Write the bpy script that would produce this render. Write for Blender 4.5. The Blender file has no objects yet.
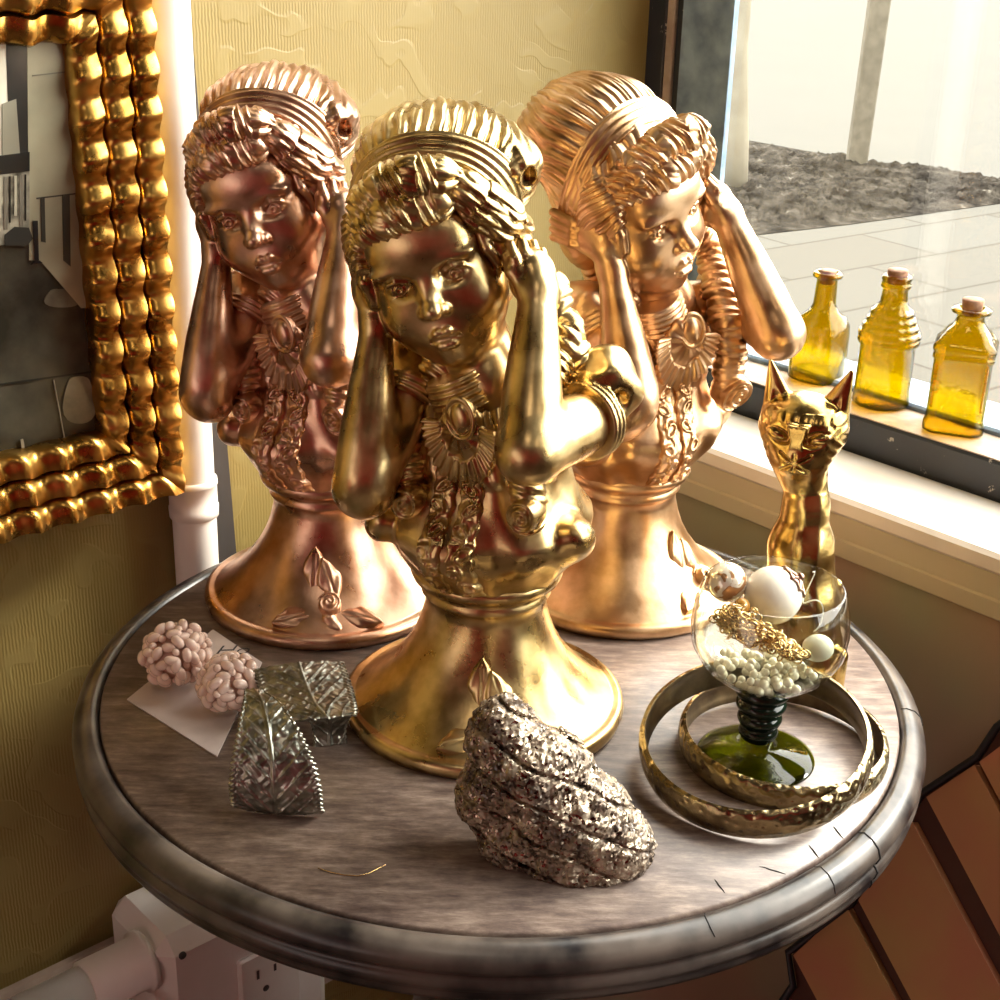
import bpy, math, random, time
import numpy as np
T0 = time.time()
random.seed(7); rng = np.random.default_rng(7)
PI = math.pi
C = bpy.context.scene.collection
ZT = 0.74                                   # height of the table top above the floor (m)

# ------------------------------------------------------------------ camera
CF, CP, CR = 1450.0, math.radians(23.02), math.radians(1.65)
CO = np.array([-.0049, -.7574, .4349])      # relative to the centre of the table top
_c, _s = math.cos(CP), math.sin(CP)
_fw = np.array([0, _c, -_s]); _r0 = np.array([1., 0, 0]); _u0 = np.array([0, _s, _c])
_r = math.cos(CR)*_r0 + math.sin(CR)*_u0; _u = -math.sin(CR)*_r0 + math.cos(CR)*_u0
def ray(px, py): return _fw + (px-500)/CF*_r - (py-500)/CF*_u
def on_plane(px, py, n, v):
    """point of the plane n.x = v that is seen at a pixel of the photograph (table coordinates)"""
    d = ray(px, py); n = np.array(n, float); t = (v-CO@n)/(d@n); return CO+t*d
camd = bpy.data.cameras.new('camera'); cam = bpy.data.objects.new('camera', camd); C.objects.link(cam)
camd.sensor_fit = 'HORIZONTAL'; camd.sensor_width = 36; camd.lens = 36*CF/1000; camd.clip_start = .02
from mathutils import Matrix, Vector
M = Matrix([[_r[0], _u[0], -_fw[0], CO[0]], [_r[1], _u[1], -_fw[1], CO[1]], [_r[2], _u[2], -_fw[2], CO[2]+ZT], [0, 0, 0, 1]])
cam.matrix_world = M
bpy.context.scene.camera = cam
vs = bpy.context.scene.view_settings
vs.view_transform = 'Standard'; vs.look = 'None'; vs.gamma = 1; vs.use_curve_mapping = False; vs.exposure = 0.0

# ------------------------------------------------------------------ linking helpers
def tag(o, label=None, cat=None, group=None, kind=None):
    if label: o['label'] = label
    if cat: o['category'] = cat
    if group: o['group'] = group
    if kind: o['kind'] = kind
    return o
def empty(name, loc, rz=0):
    o = bpy.data.objects.new(name, None); C.objects.link(o); o.location = (loc[0], loc[1], loc[2]+ZT)
    o.rotation_euler = (0, 0, rz); o.empty_display_size = .03
    return o
def link_mesh(name, me, mat=None, parent=None, loc=None, rot=None):
    o = bpy.data.objects.new(name, me); C.objects.link(o)
    if mat is not None and not me.materials: me.materials.append(mat)
    if parent is not None: o.parent = parent
    if loc is not None: o.location = loc if parent is not None else (loc[0], loc[1], loc[2]+ZT)
    if rot is not None: o.rotation_euler = rot
    return o
def np_mesh(name, V, Fq, smooth=True, scale=1.0):
    """mesh from numpy verts and quads (or tris)"""
    me = bpy.data.meshes.new(name); V = np.asarray(V, np.float32)*scale; Fq = np.asarray(Fq, np.int32); k = Fq.shape[1]
    me.vertices.add(len(V)); me.vertices.foreach_set('co', V.ravel())
    me.loops.add(Fq.size); me.loops.foreach_set('vertex_index', Fq.ravel())
    me.polygons.add(len(Fq)); me.polygons.foreach_set('loop_start', np.arange(0, Fq.size, k, dtype=np.int32))
    me.polygons.foreach_set('loop_total', np.full(len(Fq), k, np.int32))
    me.polygons.foreach_set('use_smooth', np.full(len(Fq), smooth))
    me.update(calc_edges=True); me.validate()
    return me
class MB:
    """collects boxes, tubes, lathes into one mesh"""
    def __init__(s): s.V = []; s.F = []; s.S = []
    def add(s, V, F, smooth=True):
        n = len(s.V); s.V += [tuple(map(float, v)) for v in V]; s.F += [tuple(n+i for i in f) for f in F]; s.S += [smooth]*len(F)
    def box(s, c, d, ax=None, bev=0.0):
        ax = np.eye(3) if ax is None else np.array(ax, float); c = np.array(c, float); d = np.array(d, float)/2
        if bev <= 0:
            V = [c+ax[0]*d[0]*i+ax[1]*d[1]*j+ax[2]*d[2]*k for i in (-1, 1) for j in (-1, 1) for k in (-1, 1)]
            s.add(V, [(0, 1, 3, 2), (4, 6, 7, 5), (0, 4, 5, 1), (2, 3, 7, 6), (0, 2, 6, 4), (1, 5, 7, 3)], False); return
        bev = min(bev, d.min()*.95); V = []; idx = {}
        for i in (-1, 1):
            for j in (-1, 1):
                for k in (-1, 1):
                    for a in range(3):
                        q = d-bev; q = q.copy(); q[a] = d[a]; sg = np.array([i, j, k]); idx[(i, j, k, a)] = len(V)
                        V.append(c+ax[0]*q[0]*i+ax[1]*q[1]*j+ax[2]*q[2]*k)
        F = []
        for a in range(3):
            b, e = [x for x in range(3) if x != a]
            for sg in (-1, 1):
                r = []
                for (p, q) in ((-1, -1), (1, -1), (1, 1), (-1, 1)):
                    t = [0, 0, 0]; t[a] = sg; t[b] = p; t[e] = q; r.append(idx[(*t, a)])
                F.append(tuple(r))
        for a in range(3):
            b, e = [x for x in range(3) if x != a]
            for p in (-1, 1):
                for q in (-1, 1):
                    t0 = [0, 0, 0]; t0[b] = p; t0[e] = q; t1 = list(t0); t0[a] = -1; t1[a] = 1
                    F.append((idx[(*t0, b)], idx[(*t1, b)], idx[(*t1, e)], idx[(*t0, e)]))
        for i in (-1, 1):
            for j in (-1, 1):
                for k in (-1, 1): F.append((idx[(i, j, k, 0)], idx[(i, j, k, 1)], idx[(i, j, k, 2)]))
        s.add(V, F, False)
    def lathe(s, prof, c=(0, 0, 0), n=48, ax=None, closed=False, rfun=None, caps=True):
        ax = np.eye(3) if ax is None else np.array(ax, float); c = np.array(c, float); V = []
        for (r, z) in prof:
            for i in range(n):
                t = 2*PI*i/n; rr = r*(rfun(t, z) if rfun else 1); V.append(c+ax[0]*rr*math.cos(t)+ax[1]*rr*math.sin(t)+ax[2]*z)
        m = len(prof); F = []
        for k in range(m if closed else m-1):
            for i in range(n):
                j = (i+1) % n; a = k*n; b = ((k+1) % m)*n; F.append((a+i, a+j, b+j, b+i))
        if not closed and caps:
            if prof[0][0] > 1e-6: F.append(tuple(range(n-1, -1, -1)))
            if prof[-1][0] > 1e-6: F.append(tuple((m-1)*n+i for i in range(n)))
        s.add(V, F)
    def tube(s, pts, r, n=8, closed=False):
        pts = [np.array(p, float) for p in pts]; m = len(pts); V = []
        rr = r if hasattr(r, '__len__') else [r]*m; up = None
        for k in range(m):
            if closed: t = pts[(k+1) % m]-pts[k-1]
            else: t = pts[min(k+1, m-1)]-pts[max(k-1, 0)]
            t = t/(np.linalg.norm(t)+1e-12)
            if up is None: up = np.cross(t, [0.3, .2, 1]); up /= np.linalg.norm(up)+1e-12
            up = up-t*(up@t); up /= np.linalg.norm(up)+1e-12; b = np.cross(t, up)
            for i in range(n):
                a = 2*PI*i/n; V.append(pts[k]+rr[k]*(math.cos(a)*up+math.sin(a)*b))
        F = []
        for k in range(m if closed else m-1):
            for i in range(n):
                j = (i+1) % n; b2 = ((k+1) % m)*n; F.append((k*n+i, k*n+j, b2+j, b2+i))
        if not closed: F.append(tuple(range(n-1, -1, -1))); F.append(tuple((m-1)*n+i for i in range(n)))
        s.add(V, F)
    def prism(s, poly, z0, z1, ax=None, c=(0, 0, 0), smooth=False):
        ax = np.eye(3) if ax is None else np.array(ax, float); c = np.array(c, float); n = len(poly)
        V = [c+ax[0]*x+ax[1]*y+ax[2]*z for z in (z0, z1) for (x, y) in poly]
        F = [tuple(range(n-1, -1, -1)), tuple(range(n, 2*n))]+[(i, (i+1) % n, n+(i+1) % n, n+i) for i in range(n)]
        s.add(V, F, smooth)
    def sphere(s, c, r, n=16, m=10, ax=None):
        r = np.array(r if hasattr(r, '__len__') else [r]*3, float)
        ax = np.eye(3) if ax is None else np.array(ax, float); c = np.array(c, float); V = [c-ax[2]*r[2]]; F = []
        for k in range(1, m):
            a = -PI/2+PI*k/m
            for i in range(n):
                t = 2*PI*i/n; V.append(c+ax[0]*r[0]*math.cos(a)*math.cos(t)+ax[1]*r[1]*math.cos(a)*math.sin(t)+ax[2]*r[2]*math.sin(a))
        V.append(c+ax[2]*r[2])
        for i in range(n): F.append((0, 1+(i+1) % n, 1+i)); F.append((len(V)-1, 1+(m-2)*n+i, 1+(m-2)*n+(i+1) % n))
        for k in range(m-2):
            for i in range(n): j = (i+1) % n; F.append((1+k*n+i, 1+k*n+j, 1+(k+1)*n+j, 1+(k+1)*n+i))
        s.add(V, F)
    def mesh(s, name):
        me = bpy.data.meshes.new(name); me.from_pydata(s.V, [], s.F); me.polygons.foreach_set('use_smooth', s.S); me.update(); me.validate()
        import bmesh
        b = bmesh.new(); b.from_mesh(me); bmesh.ops.recalc_face_normals(b, faces=b.faces); b.to_mesh(me); b.free()
        return me
    def build(s, name, mat, parent=None, loc=None, rot=None, autosmooth=None):
        me = s.mesh(name); o = link_mesh(name, me, mat, parent, loc, rot)
        if autosmooth: smooth_angle(me, autosmooth)
        return o
def smooth_angle(me, deg):
    import bmesh
    b = bmesh.new(); b.from_mesh(me)
    for e in b.edges:
        e.smooth = not (len(e.link_faces) == 2 and e.calc_face_angle(0) > math.radians(deg))
    for f in b.faces: f.smooth = True
    b.to_mesh(me); b.free()

# ------------------------------------------------------------------ materials
def new_mat(name):
    m = bpy.data.materials.new(name); m.use_nodes = True; nt = m.node_tree; nt.nodes.clear()
    out = nt.nodes.new('ShaderNodeOutputMaterial'); b = nt.nodes.new('ShaderNodeBsdfPrincipled')
    nt.links.new(b.outputs[0], out.inputs[0]); return m, nt, b, out
def nd(nt, t, **k):
    n = nt.nodes.new('ShaderNode'+t)
    for a, v in k.items():
        if a.startswith('i_'):
            key = a[2:]; key = int(key) if key.isdigit() else key
            n.inputs[key].default_value = v
        else: setattr(n, a, v)
    return n
def ramp(nt, fac, stops):
    r = nt.nodes.new('ShaderNodeValToRGB'); cr = r.color_ramp
    while len(cr.elements) < len(stops): cr.elements.new(.5)
    for e, (p, c) in zip(cr.elements, stops): e.position = p; e.color = (*c, 1) if len(c) == 3 else c
    nt.links.new(fac, r.inputs[0]); return r
def coords(nt, scale=(1, 1, 1), kind='Object', rot=(0, 0, 0)):
    t = nd(nt, 'TexCoord'); mp = nd(nt, 'Mapping'); mp.inputs['Scale'].default_value = scale; mp.inputs['Rotation'].default_value = rot
    nt.links.new(t.outputs[kind], mp.inputs[0]); return mp.outputs[0]
def bump(nt, b, h, strength, dist=.001):
    bp = nd(nt, 'Bump'); bp.inputs['Strength'].default_value = strength; bp.inputs['Distance'].default_value = dist
    nt.links.new(h, bp.inputs['Height']); nt.links.new(bp.outputs[0], b.inputs['Normal']); return bp
def metal(name, c1, c2, rough=.3, nscale=60, bstr=.15, r2=None, detail=5):
    m, nt, b, out = new_mat(name); v = coords(nt)
    n = nd(nt, 'TexNoise', i_Scale=nscale, i_Detail=detail); nt.links.new(v, n.inputs[0])
    r = ramp(nt, n.outputs[0], [(.38, c1), (.66, c2)]); nt.links.new(r.outputs[0], b.inputs['Base Color'])
    b.inputs['Metallic'].default_value = 1
    mr = nd(nt, 'MapRange', i_1=.3, i_2=.7, i_3=rough, i_4=r2 if r2 else rough+.1); nt.links.new(n.outputs[0], mr.inputs[0]); nt.links.new(mr.outputs[0], b.inputs['Roughness'])
    n2 = nd(nt, 'TexNoise', i_Scale=nscale*9, i_Detail=3); nt.links.new(v, n2.inputs[0]); bump(nt, b, n2.outputs[0], bstr, .0006)
    return m
def plain(name, c, rough=.5, metallic=0, noise=None, c2=None, bstr=0, spec=None):
    m, nt, b, out = new_mat(name); b.inputs['Roughness'].default_value = rough; b.inputs['Metallic'].default_value = metallic
    if spec is not None: b.inputs['Specular IOR Level'].default_value = spec
    v = coords(nt); n = nd(nt, 'TexNoise', i_Scale=noise or 30, i_Detail=6); nt.links.new(v, n.inputs[0])
    c2 = c2 or tuple(x*.85 for x in c)
    r = ramp(nt, n.outputs[0], [(.35, c2), (.65, c)]); nt.links.new(r.outputs[0], b.inputs['Base Color'])
    if bstr: bump(nt, b, n.outputs[0], bstr, .001)
    return m

def schlick(nt, scale=1.0, base=.04):          # reflectance of a glass surface, the same from both sides
    lw = nd(nt, 'LayerWeight'); lw.inputs[0].default_value = .5; pw = nd(nt, 'Math', operation='POWER'); nt.links.new(lw.outputs['Facing'], pw.inputs[0]); pw.inputs[1].default_value = 5
    ma = nd(nt, 'Math', operation='MULTIPLY_ADD'); nt.links.new(pw.outputs[0], ma.inputs[0]); ma.inputs[1].default_value = (1-base)*scale; ma.inputs[2].default_value = base*scale; return ma.outputs[0], lw

# ------------------------------------------------------------------ implicit sculpting (all in centimetres)
def V3(*a): return np.array(a, np.float32)
def ell(p, c, r, R=None):
    q = p-V3(*c)
    if R is not None: q = q@np.asarray(R, np.float32).T
    r = V3(*r); k0 = np.sqrt(((q/r)**2).sum(-1))+1e-6; k1 = np.sqrt(((q/(r*r))**2).sum(-1))+1e-6
    return k0*(k0-1)/k1
def seg(p, a, b):
    a = V3(*a); b = V3(*b); ab = b-a; t = np.clip(((p-a)@ab)/(ab@ab), 0, 1); return t, np.sqrt((((p-a)-t[:, None]*ab)**2).sum(-1))
def cap(p, a, b, ra, rb):
    t, d = seg(p, a, b); return d-(ra+(rb-ra)*t)
def smin(a, b, k):
    h = np.maximum(k-np.abs(a-b), 0)/k; return np.minimum(a, b)-h*h*k*.25
def smax(a, b, k): return -smin(-a, -b, k)
def chain(p, pts, rad, k=.3):
    d = None
    for i in range(len(pts)-1):
        e = cap(p, pts[i], pts[i+1], rad[i], rad[i+1]); d = e if d is None else smin(d, e, k)
    return d
def tubecoord(p, pts, rad):
    """distance to a tapering tube, arc parameter (cm) and vector from the axis"""
    best = None; L = 0
    for i in range(len(pts)-1):
        a = V3(*pts[i]); b = V3(*pts[i+1]); l = float(np.linalg.norm(b-a)); t, d = seg(p, a, b); e = d-(rad[i]+(rad[i+1]-rad[i])*t)
        s_ = L+t*l
        if best is None: best, S, off = e, s_, (p-a)-t[:, None]*(b-a)
        else:
            m = e < best; S = np.where(m, s_, S); off = np.where(m[:, None], (p-a)-t[:, None]*(b-a), off); best = smin(best, e, .3)
        L += l
    return best, S, off
def wob(p, s, o=0.0):
    return (np.sin(p[:, 0]*s+1.7*np.sin(p[:, 1]*s*.7+o)+o)+np.sin(p[:, 1]*s*1.3+1.1*np.sin(p[:, 2]*s*.8)+2*o)+np.sin(p[:, 2]*s*1.1+1.3*np.sin(p[:, 0]*s*.9)+3*o))/3
def ridge(x):   # rounded strands with sharp valleys
    return np.abs(np.sin(x*.5))
EDG = [(0, 1), (2, 3), (4, 5), (6, 7), (0, 2), (1, 3), (4, 6), (5, 7), (0, 4), (1, 5), (2, 6), (3, 7)]
def sculpt(f, lo, hi, h, margin=.35):
    """surface nets of an implicit solid"""
    lo = np.array(lo, np.float32); hi = np.array(hi, np.float32); B = 4
    nb = np.ceil((hi-lo)/(B*h)).astype(int)+1; lo = lo-.5*B*h
    g = np.stack(np.meshgrid(*[np.arange(n) for n in nb], indexing='ij'), -1).reshape(-1, 3)
    ctr = (lo+(g+.5)*B*h-.5*h).astype(np.float32)
    def ev(P):
        return np.concatenate([f(P[i:i+200000]) for i in range(0, len(P), 200000)]) if len(P) else np.zeros(0, np.float32)
    d = ev(ctr); act = np.abs(d) < B*h*.87*1.15+margin
    Vd = np.repeat(np.repeat(np.repeat(np.where(d < 0, -1., 1.).astype(np.float32).reshape(nb), B, 0), B, 1), B, 2)
    ga = g[act]*B; k = np.stack(np.meshgrid(*[np.arange(B)]*3, indexing='ij'), -1).reshape(-1, 3)
    idx = (ga[:, None, :]+k[None]).reshape(-1, 3); vals = ev((lo+idx*h).astype(np.float32))
    Vd[idx[:, 0], idx[:, 1], idx[:, 2]] = vals
    Vd[0] = Vd[-1] = 1; Vd[:, 0] = Vd[:, -1] = 1; Vd[:, :, 0] = Vd[:, :, -1] = 1
    ins = Vd < 0; n = Vd.shape
    cnt = np.zeros((n[0]-1, n[1]-1, n[2]-1), np.int8)
    for a in (0, 1):
        for b in (0, 1):
            for c in (0, 1): cnt += ins[a:n[0]-1+a, b:n[1]-1+b, c:n[2]-1+c]
    cells = np.argwhere((cnt > 0) & (cnt < 8)); ids = np.full(cnt.shape, -1, np.int32); ids[tuple(cells.T)] = np.arange(len(cells))
    offs = np.array([(a, b, c) for a in (0, 1) for b in (0, 1) for c in (0, 1)])
    cv = np.stack([Vd[cells[:, 0]+o[0], cells[:, 1]+o[1], cells[:, 2]+o[2]] for o in offs], 1)
    acc = np.zeros((len(cells), 3), np.float32); num = np.zeros(len(cells), np.float32)
    for i, j in EDG:
        a, b = cv[:, i], cv[:, j]; m = (a < 0) != (b < 0); t = np.where(m, a/np.where(m, a-b, 1), 0)
        acc += np.where(m[:, None], offs[i]+t[:, None]*(offs[j]-offs[i]), 0); num += m
    P = (lo+(cells+acc/num[:, None])*h).astype(np.float32)
    quads = []
    for ax in range(3):
        o1, o2 = [x for x in range(3) if x != ax]
        s0 = [slice(None)]*3; s1 = [slice(None)]*3; s0[ax] = slice(0, n[ax]-1); s1[ax] = slice(1, n[ax])
        e = np.argwhere(ins[tuple(s0)] != ins[tuple(s1)])
        e = e[(e[:, o1] > 0) & (e[:, o2] > 0) & (e[:, o1] < n[o1]-1) & (e[:, o2] < n[o2]-1)]
        fl = ins[e[:, 0], e[:, 1], e[:, 2]]
        q = []
        for (a, b) in ((0, 0), (1, 0), (1, 1), (0, 1)):
            c = e.copy(); c[:, o1] -= a; c[:, o2] -= b; q.append(ids[tuple(c.T)])
        q = np.stack(q, 1); flip = fl if ax == 1 else ~fl
        # orientation: outward normal points to the positive side
        q[flip] = q[flip][:, ::-1]; quads.append(q)
    Q = np.concatenate(quads); Q = Q[(Q >= 0).all(1)]
    for _ in range(1):                      # pull the vertices onto the true surface
        e = .02; d0 = ev(P); G = np.stack([ev(P+V3(e, 0, 0)), ev(P+V3(0, e, 0)), ev(P+V3(0, 0, e))], 1)-d0[:, None]; G /= e
        gg = (G*G).sum(1)+1e-3; st = np.clip(d0/gg, -.5*h, .5*h); P = P-st[:, None]*G*np.minimum(1, 1/np.sqrt(gg))[:, None]
    return P, Q
HIRES = True
# ------------------------------------------------------------------ the corner of the shop
A0 = math.radians(47.2)
UU = np.array([math.sin(A0), math.cos(A0), 0]); NN = np.array([math.cos(A0), -math.sin(A0), 0]); ZZ = np.array([0, 0, 1.])
AX = [UU, NN, ZZ]                              # along the papered wall towards the window, out of that wall, up
def W(u, n, z): return UU*u+NN*n+ZZ*z
def un(px, py, axis, v):
    p = on_plane(px, py, axis, v); return p@UU, p@NN, p[2]
def wbox(m, u0, u1, n0, n1, z0, z1, bev=0): m.box(W((u0+u1)/2, (n0+n1)/2, (z0+z1)/2), (abs(u1-u0), abs(n1-n0), abs(z1-z0)), AX, bev)
def struct(name, m, mat, parent=None):
    o = m.build(name, mat, parent, None if parent is not None else (0, 0, 0))
    if parent is None: tag(o, kind='structure')
    return o
NW, UW = -.30, .305                            # papered wall, window wall
FL = -ZT; CE = 1.95; ULO, NHI = -2.6, 3.2
# wallpaper: embossed damask on a metallic yellow ground
def wallpaper(name, c1, c2):
    m, nt, b, out = new_mat(name); b.inputs['Roughness'].default_value = .42
    tc = nd(nt, 'TexCoord'); mp = nd(nt, 'Mapping'); mp.inputs['Rotation'].default_value = (0, 0, -(PI/2-A0)); nt.links.new(tc.outputs['Object'], mp.inputs[0]); v = mp.outputs[0]
    ws = nd(nt, 'TexNoise', i_Scale=11.0, i_Detail=2.0); nt.links.new(v, ws.inputs[0])
    mx = nd(nt, 'Vector' + 'Math', operation='MULTIPLY_ADD'); nt.links.new(ws.outputs['Color'], mx.inputs[0]); mx.inputs[1].default_value = (.09, .09, .09); nt.links.new(v, mx.inputs[2])
    vo = nd(nt, 'TexVoronoi', feature='SMOOTH_F1', i_Scale=24.0); nt.links.new(mx.outputs[0], vo.inputs[0])
    wv = nd(nt, 'TexWave', wave_type='RINGS', rings_direction='SPHERICAL', i_Scale=9.0, i_Distortion=9.0); wv.inputs['Detail'].default_value = 2; wv.inputs['Detail Scale'].default_value = 1.6; nt.links.new(mx.outputs[0], wv.inputs[0])
    mu = nd(nt, 'Math', operation='MULTIPLY'); nt.links.new(vo.outputs['Distance'], mu.inputs[0]); nt.links.new(wv.outputs[0], mu.inputs[1])
    r1 = ramp(nt, vo.outputs['Distance'], [(.20, (0, 0, 0)), (.27, (1, 1, 1)), (.42, (1, 1, 1)), (.48, (.2, .2, .2))])
    r2 = ramp(nt, wv.outputs[0], [(.35, (0, 0, 0)), (.5, (1, 1, 1))]); mo = nd(nt, 'Math', operation='MULTIPLY'); nt.links.new(r1.outputs[0], mo.inputs[0]); nt.links.new(r2.outputs[0], mo.inputs[1])
    st = nd(nt, 'TexWave', bands_direction='X', i_Scale=130.0, i_Distortion=2.5); nt.links.new(v, st.inputs[0])
    iv = nd(nt, 'Math', operation='MULTIPLY_ADD'); nt.links.new(mo.outputs[0], iv.inputs[0]); iv.inputs[1].default_value = -.85; iv.inputs[2].default_value = 1.0
    sm = nd(nt, 'Math', operation='MULTIPLY'); nt.links.new(st.outputs[0], sm.inputs[0]); nt.links.new(iv.outputs[0], sm.inputs[1])
    ad = nd(nt, 'Math', operation='MULTIPLY_ADD'); nt.links.new(sm.outputs[0], ad.inputs[0]); ad.inputs[1].default_value = .45; nt.links.new(mo.outputs[0], ad.inputs[2])
    n2 = nd(nt, 'TexNoise', i_Scale=3.0, i_Detail=4.0); nt.links.new(v, n2.inputs[0])
    mc = nd(nt, 'Mix', data_type='RGBA'); mc.inputs[6].default_value = (*c1, 1); mc.inputs[7].default_value = (*c2, 1)
    ma = nd(nt, 'Math', operation='MULTIPLY_ADD'); nt.links.new(ad.outputs[0], ma.inputs[0]); ma.inputs[1].default_value = .35; 
    nt.links.new(n2.outputs[0], ma.inputs[2]); nt.links.new(ma.outputs[0], mc.inputs[0]); nt.links.new(mc.outputs[2], b.inputs['Base Color'])
    bump(nt, b, ad.outputs[0], .35, .0008); return m
M_PAPER = wallpaper('damask_paper', (.265, .185, .050), (.325, .245, .085))
M_WHITE = plain('white_gloss_paint', (.80, .76, .70), .3, noise=25, c2=(.74, .69, .62))
M_PIPE = plain('painted_pipe', (.88, .83, .78), .35, noise=18, c2=(.82, .74, .68), bstr=.1)
m_, nt_, b_, _o = new_mat('sill_wall_paint_reflections'); v_ = coords(nt_, (1, 1, 1)); n_ = nd(nt_, 'TexNoise', i_Scale=5.0, i_Detail=2.0); nt_.links.new(v_, n_.inputs[0])
r_ = ramp(nt_, n_.outputs[0], [(.38, (.34, .33, .22)), (.50, (.40, .29, .21)), (.64, (.46, .26, .20))]); nt_.links.new(r_.outputs[0], b_.inputs['Base Color']); b_.inputs['Roughness'].default_value = .55  # greenish and pinkish blotches are reflected colour put into the wall paint
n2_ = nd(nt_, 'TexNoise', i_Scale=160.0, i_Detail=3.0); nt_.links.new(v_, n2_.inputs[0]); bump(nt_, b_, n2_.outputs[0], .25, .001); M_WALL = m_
M_APRON = plain('apron_paint', (.62, .50, .40), .5, noise=6, c2=(.52, .48, .34), bstr=.1)
# chipped black paint on the window rail
m_, nt_, b_, _o = new_mat('chipped_black_paint'); v_ = coords(nt_); n_ = nd(nt_, 'TexNoise', i_Scale=70.0, i_Detail=7.0, i_Roughness=.7); nt_.links.new(v_, n_.inputs[0])
r_ = ramp(nt_, n_.outputs[0], [(.0, (.016, .018, .026)), (.64, (.018, .022, .03)), (.665, (.45, .42, .36))]); nt_.links.new(r_.outputs[0], b_.inputs['Base Color']); b_.inputs['Roughness'].default_value = .38; bump(nt_, b_, n_.outputs[0], .3, .001); M_BLACK = m_
M_SLATE = plain('weathered_slate_paint', (.25, .36, .47), .5, noise=40, c2=(.12, .18, .26), bstr=.2)
M_LEDGE = plain('dusty_wood_ledge', (.46, .38, .30), .6, noise=50, c2=(.30, .23, .18), bstr=.2)
M_DARK = plain('dark_grey', (.055, .045, .04), .6)
M_RED = plain('oxblood_wall', (.32, .022, .025), .5, noise=2)
M_FLOOR = plain('dark_floor_boards', (.07, .04, .03), .5, noise=12)
M_CEIL = plain('cream_ceiling', (.13, .10, .08), .8)
m = MB(); wbox(m, ULO, .52, NW-.1, NW, FL, CE); struct('wall_left', m, M_PAPER)
m = MB(); wbox(m, ULO-.1, ULO, NW-.1, NHI, FL, CE); struct('wall_rear', m, M_RED)
M_RED2 = plain('crimson_wall', (.48, .03, .035), .5, noise=2, c2=(.34, .02, .025))
m = MB(); wbox(m, ULO, .52, NHI, NHI+.1, FL, CE); struct('wall_front', m, M_RED2)
m = MB(); wbox(m, ULO-.1, .52, NW-.1, NHI+.1, FL-.1, FL); struct('floor', m, M_FLOOR)
m = MB(); wbox(m, ULO-.1, .52, NW-.1, NHI+.1, CE, CE+.1); struct('ceiling', m, M_CEIL)
# window wall: below the sill, over the window and beyond its far end
WN0, WN1, WZ0, WZ1 = -.30, 1.5, .0, 1.75
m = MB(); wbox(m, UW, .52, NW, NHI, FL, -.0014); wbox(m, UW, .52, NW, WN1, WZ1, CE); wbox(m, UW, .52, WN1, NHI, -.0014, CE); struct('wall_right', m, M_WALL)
win = MB(); wbox(win, .379, .425, NW, WN1, -.0014, .0725, .002); struct('window_1', win, M_BLACK); WIN = bpy.data.objects['window_1']
def wpart(name, m, mat): return m.build(name, mat, WIN)
m = MB(); wbox(m, .296, .379, NW, WN1, .030, .0449, .003); wpart('window_sill', m, M_WHITE)
m = MB(); wbox(m, .3005, .32, NW, WN1, -.0014, .0315, .0015); wbox(m, .2985, .302, NW, WN1, -.0016, .0125, .0012); wpart('sill_apron', m, M_APRON)
m = MB(); wbox(m, .381, .424, NW, WN1, .0720, .0734); wpart('ledge_board', m, M_LEDGE)
m = MB(); wbox(m, .424, .470, NW, WN1, -.0014, .078, .002); wbox(m, .470, .53, NW, WN1, -.0014, .060); wpart('lower_rail', m, M_SLATE)
jn = [un(x, 0, UU, .4235)[1] for x in (652, 667, 675, 686)]; jp0, jp1 = un(684, 0, UU, .4208)[1], un(735, 0, UU, .4208)[1]
m = MB(); wbox(m, .4208, .4225, jp0, jp1, .07, WZ1); wbox(m, .4215, .470, jp0, jp1-.035, .07, WZ1); wpart('jamb_post', m, M_SLATE)
m = MB(); wbox(m, .4235, .45, -.31, jn[1], .0, WZ1, .001); wbox(m, .428, .45, jn[1], jp0+.02, .07, WZ1); wpart('jamb_casing', m, M_BLACK)
m = MB(); wbox(m, .4245, .45, jn[1], jn[2], .07, WZ1, .001); wpart('jamb_bead', m, M_LEDGE)
m = MB(); wbox(m, .38, .47, NW, WN1, WZ1-.05, WZ1); wbox(m, .38, .47, WN1-.05, WN1, .07, WZ1); wpart('head_rail', m, M_SLATE)
def thin_glass(name, tint=(1, 1, 1), refl=1.0, rough=.0):
    m, nt, b, out = new_mat(name); nt.nodes.remove(b); tr = nd(nt, 'BsdfTransparent'); tr.inputs[0].default_value = (*tint, 1); gl = nd(nt, 'BsdfGlossy'); gl.inputs['Roughness'].default_value = rough
    fo, lw = schlick(nt, refl)
    mx = nd(nt, 'MixShader'); nt.links.new(fo, mx.inputs[0]); nt.links.new(tr.outputs[0], mx.inputs[1]); nt.links.new(gl.outputs[0], mx.inputs[2]); nt.links.new(mx.outputs[0], out.inputs[0]); return m
M_PANE = thin_glass('window_glass', (.97, .98, .98), .8)
m = MB(); wbox(m, .4246, .4286, jp1-.03, WN1-.05, .0735, WZ1-.05); wpart('glass_pane', m, M_PANE)

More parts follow.
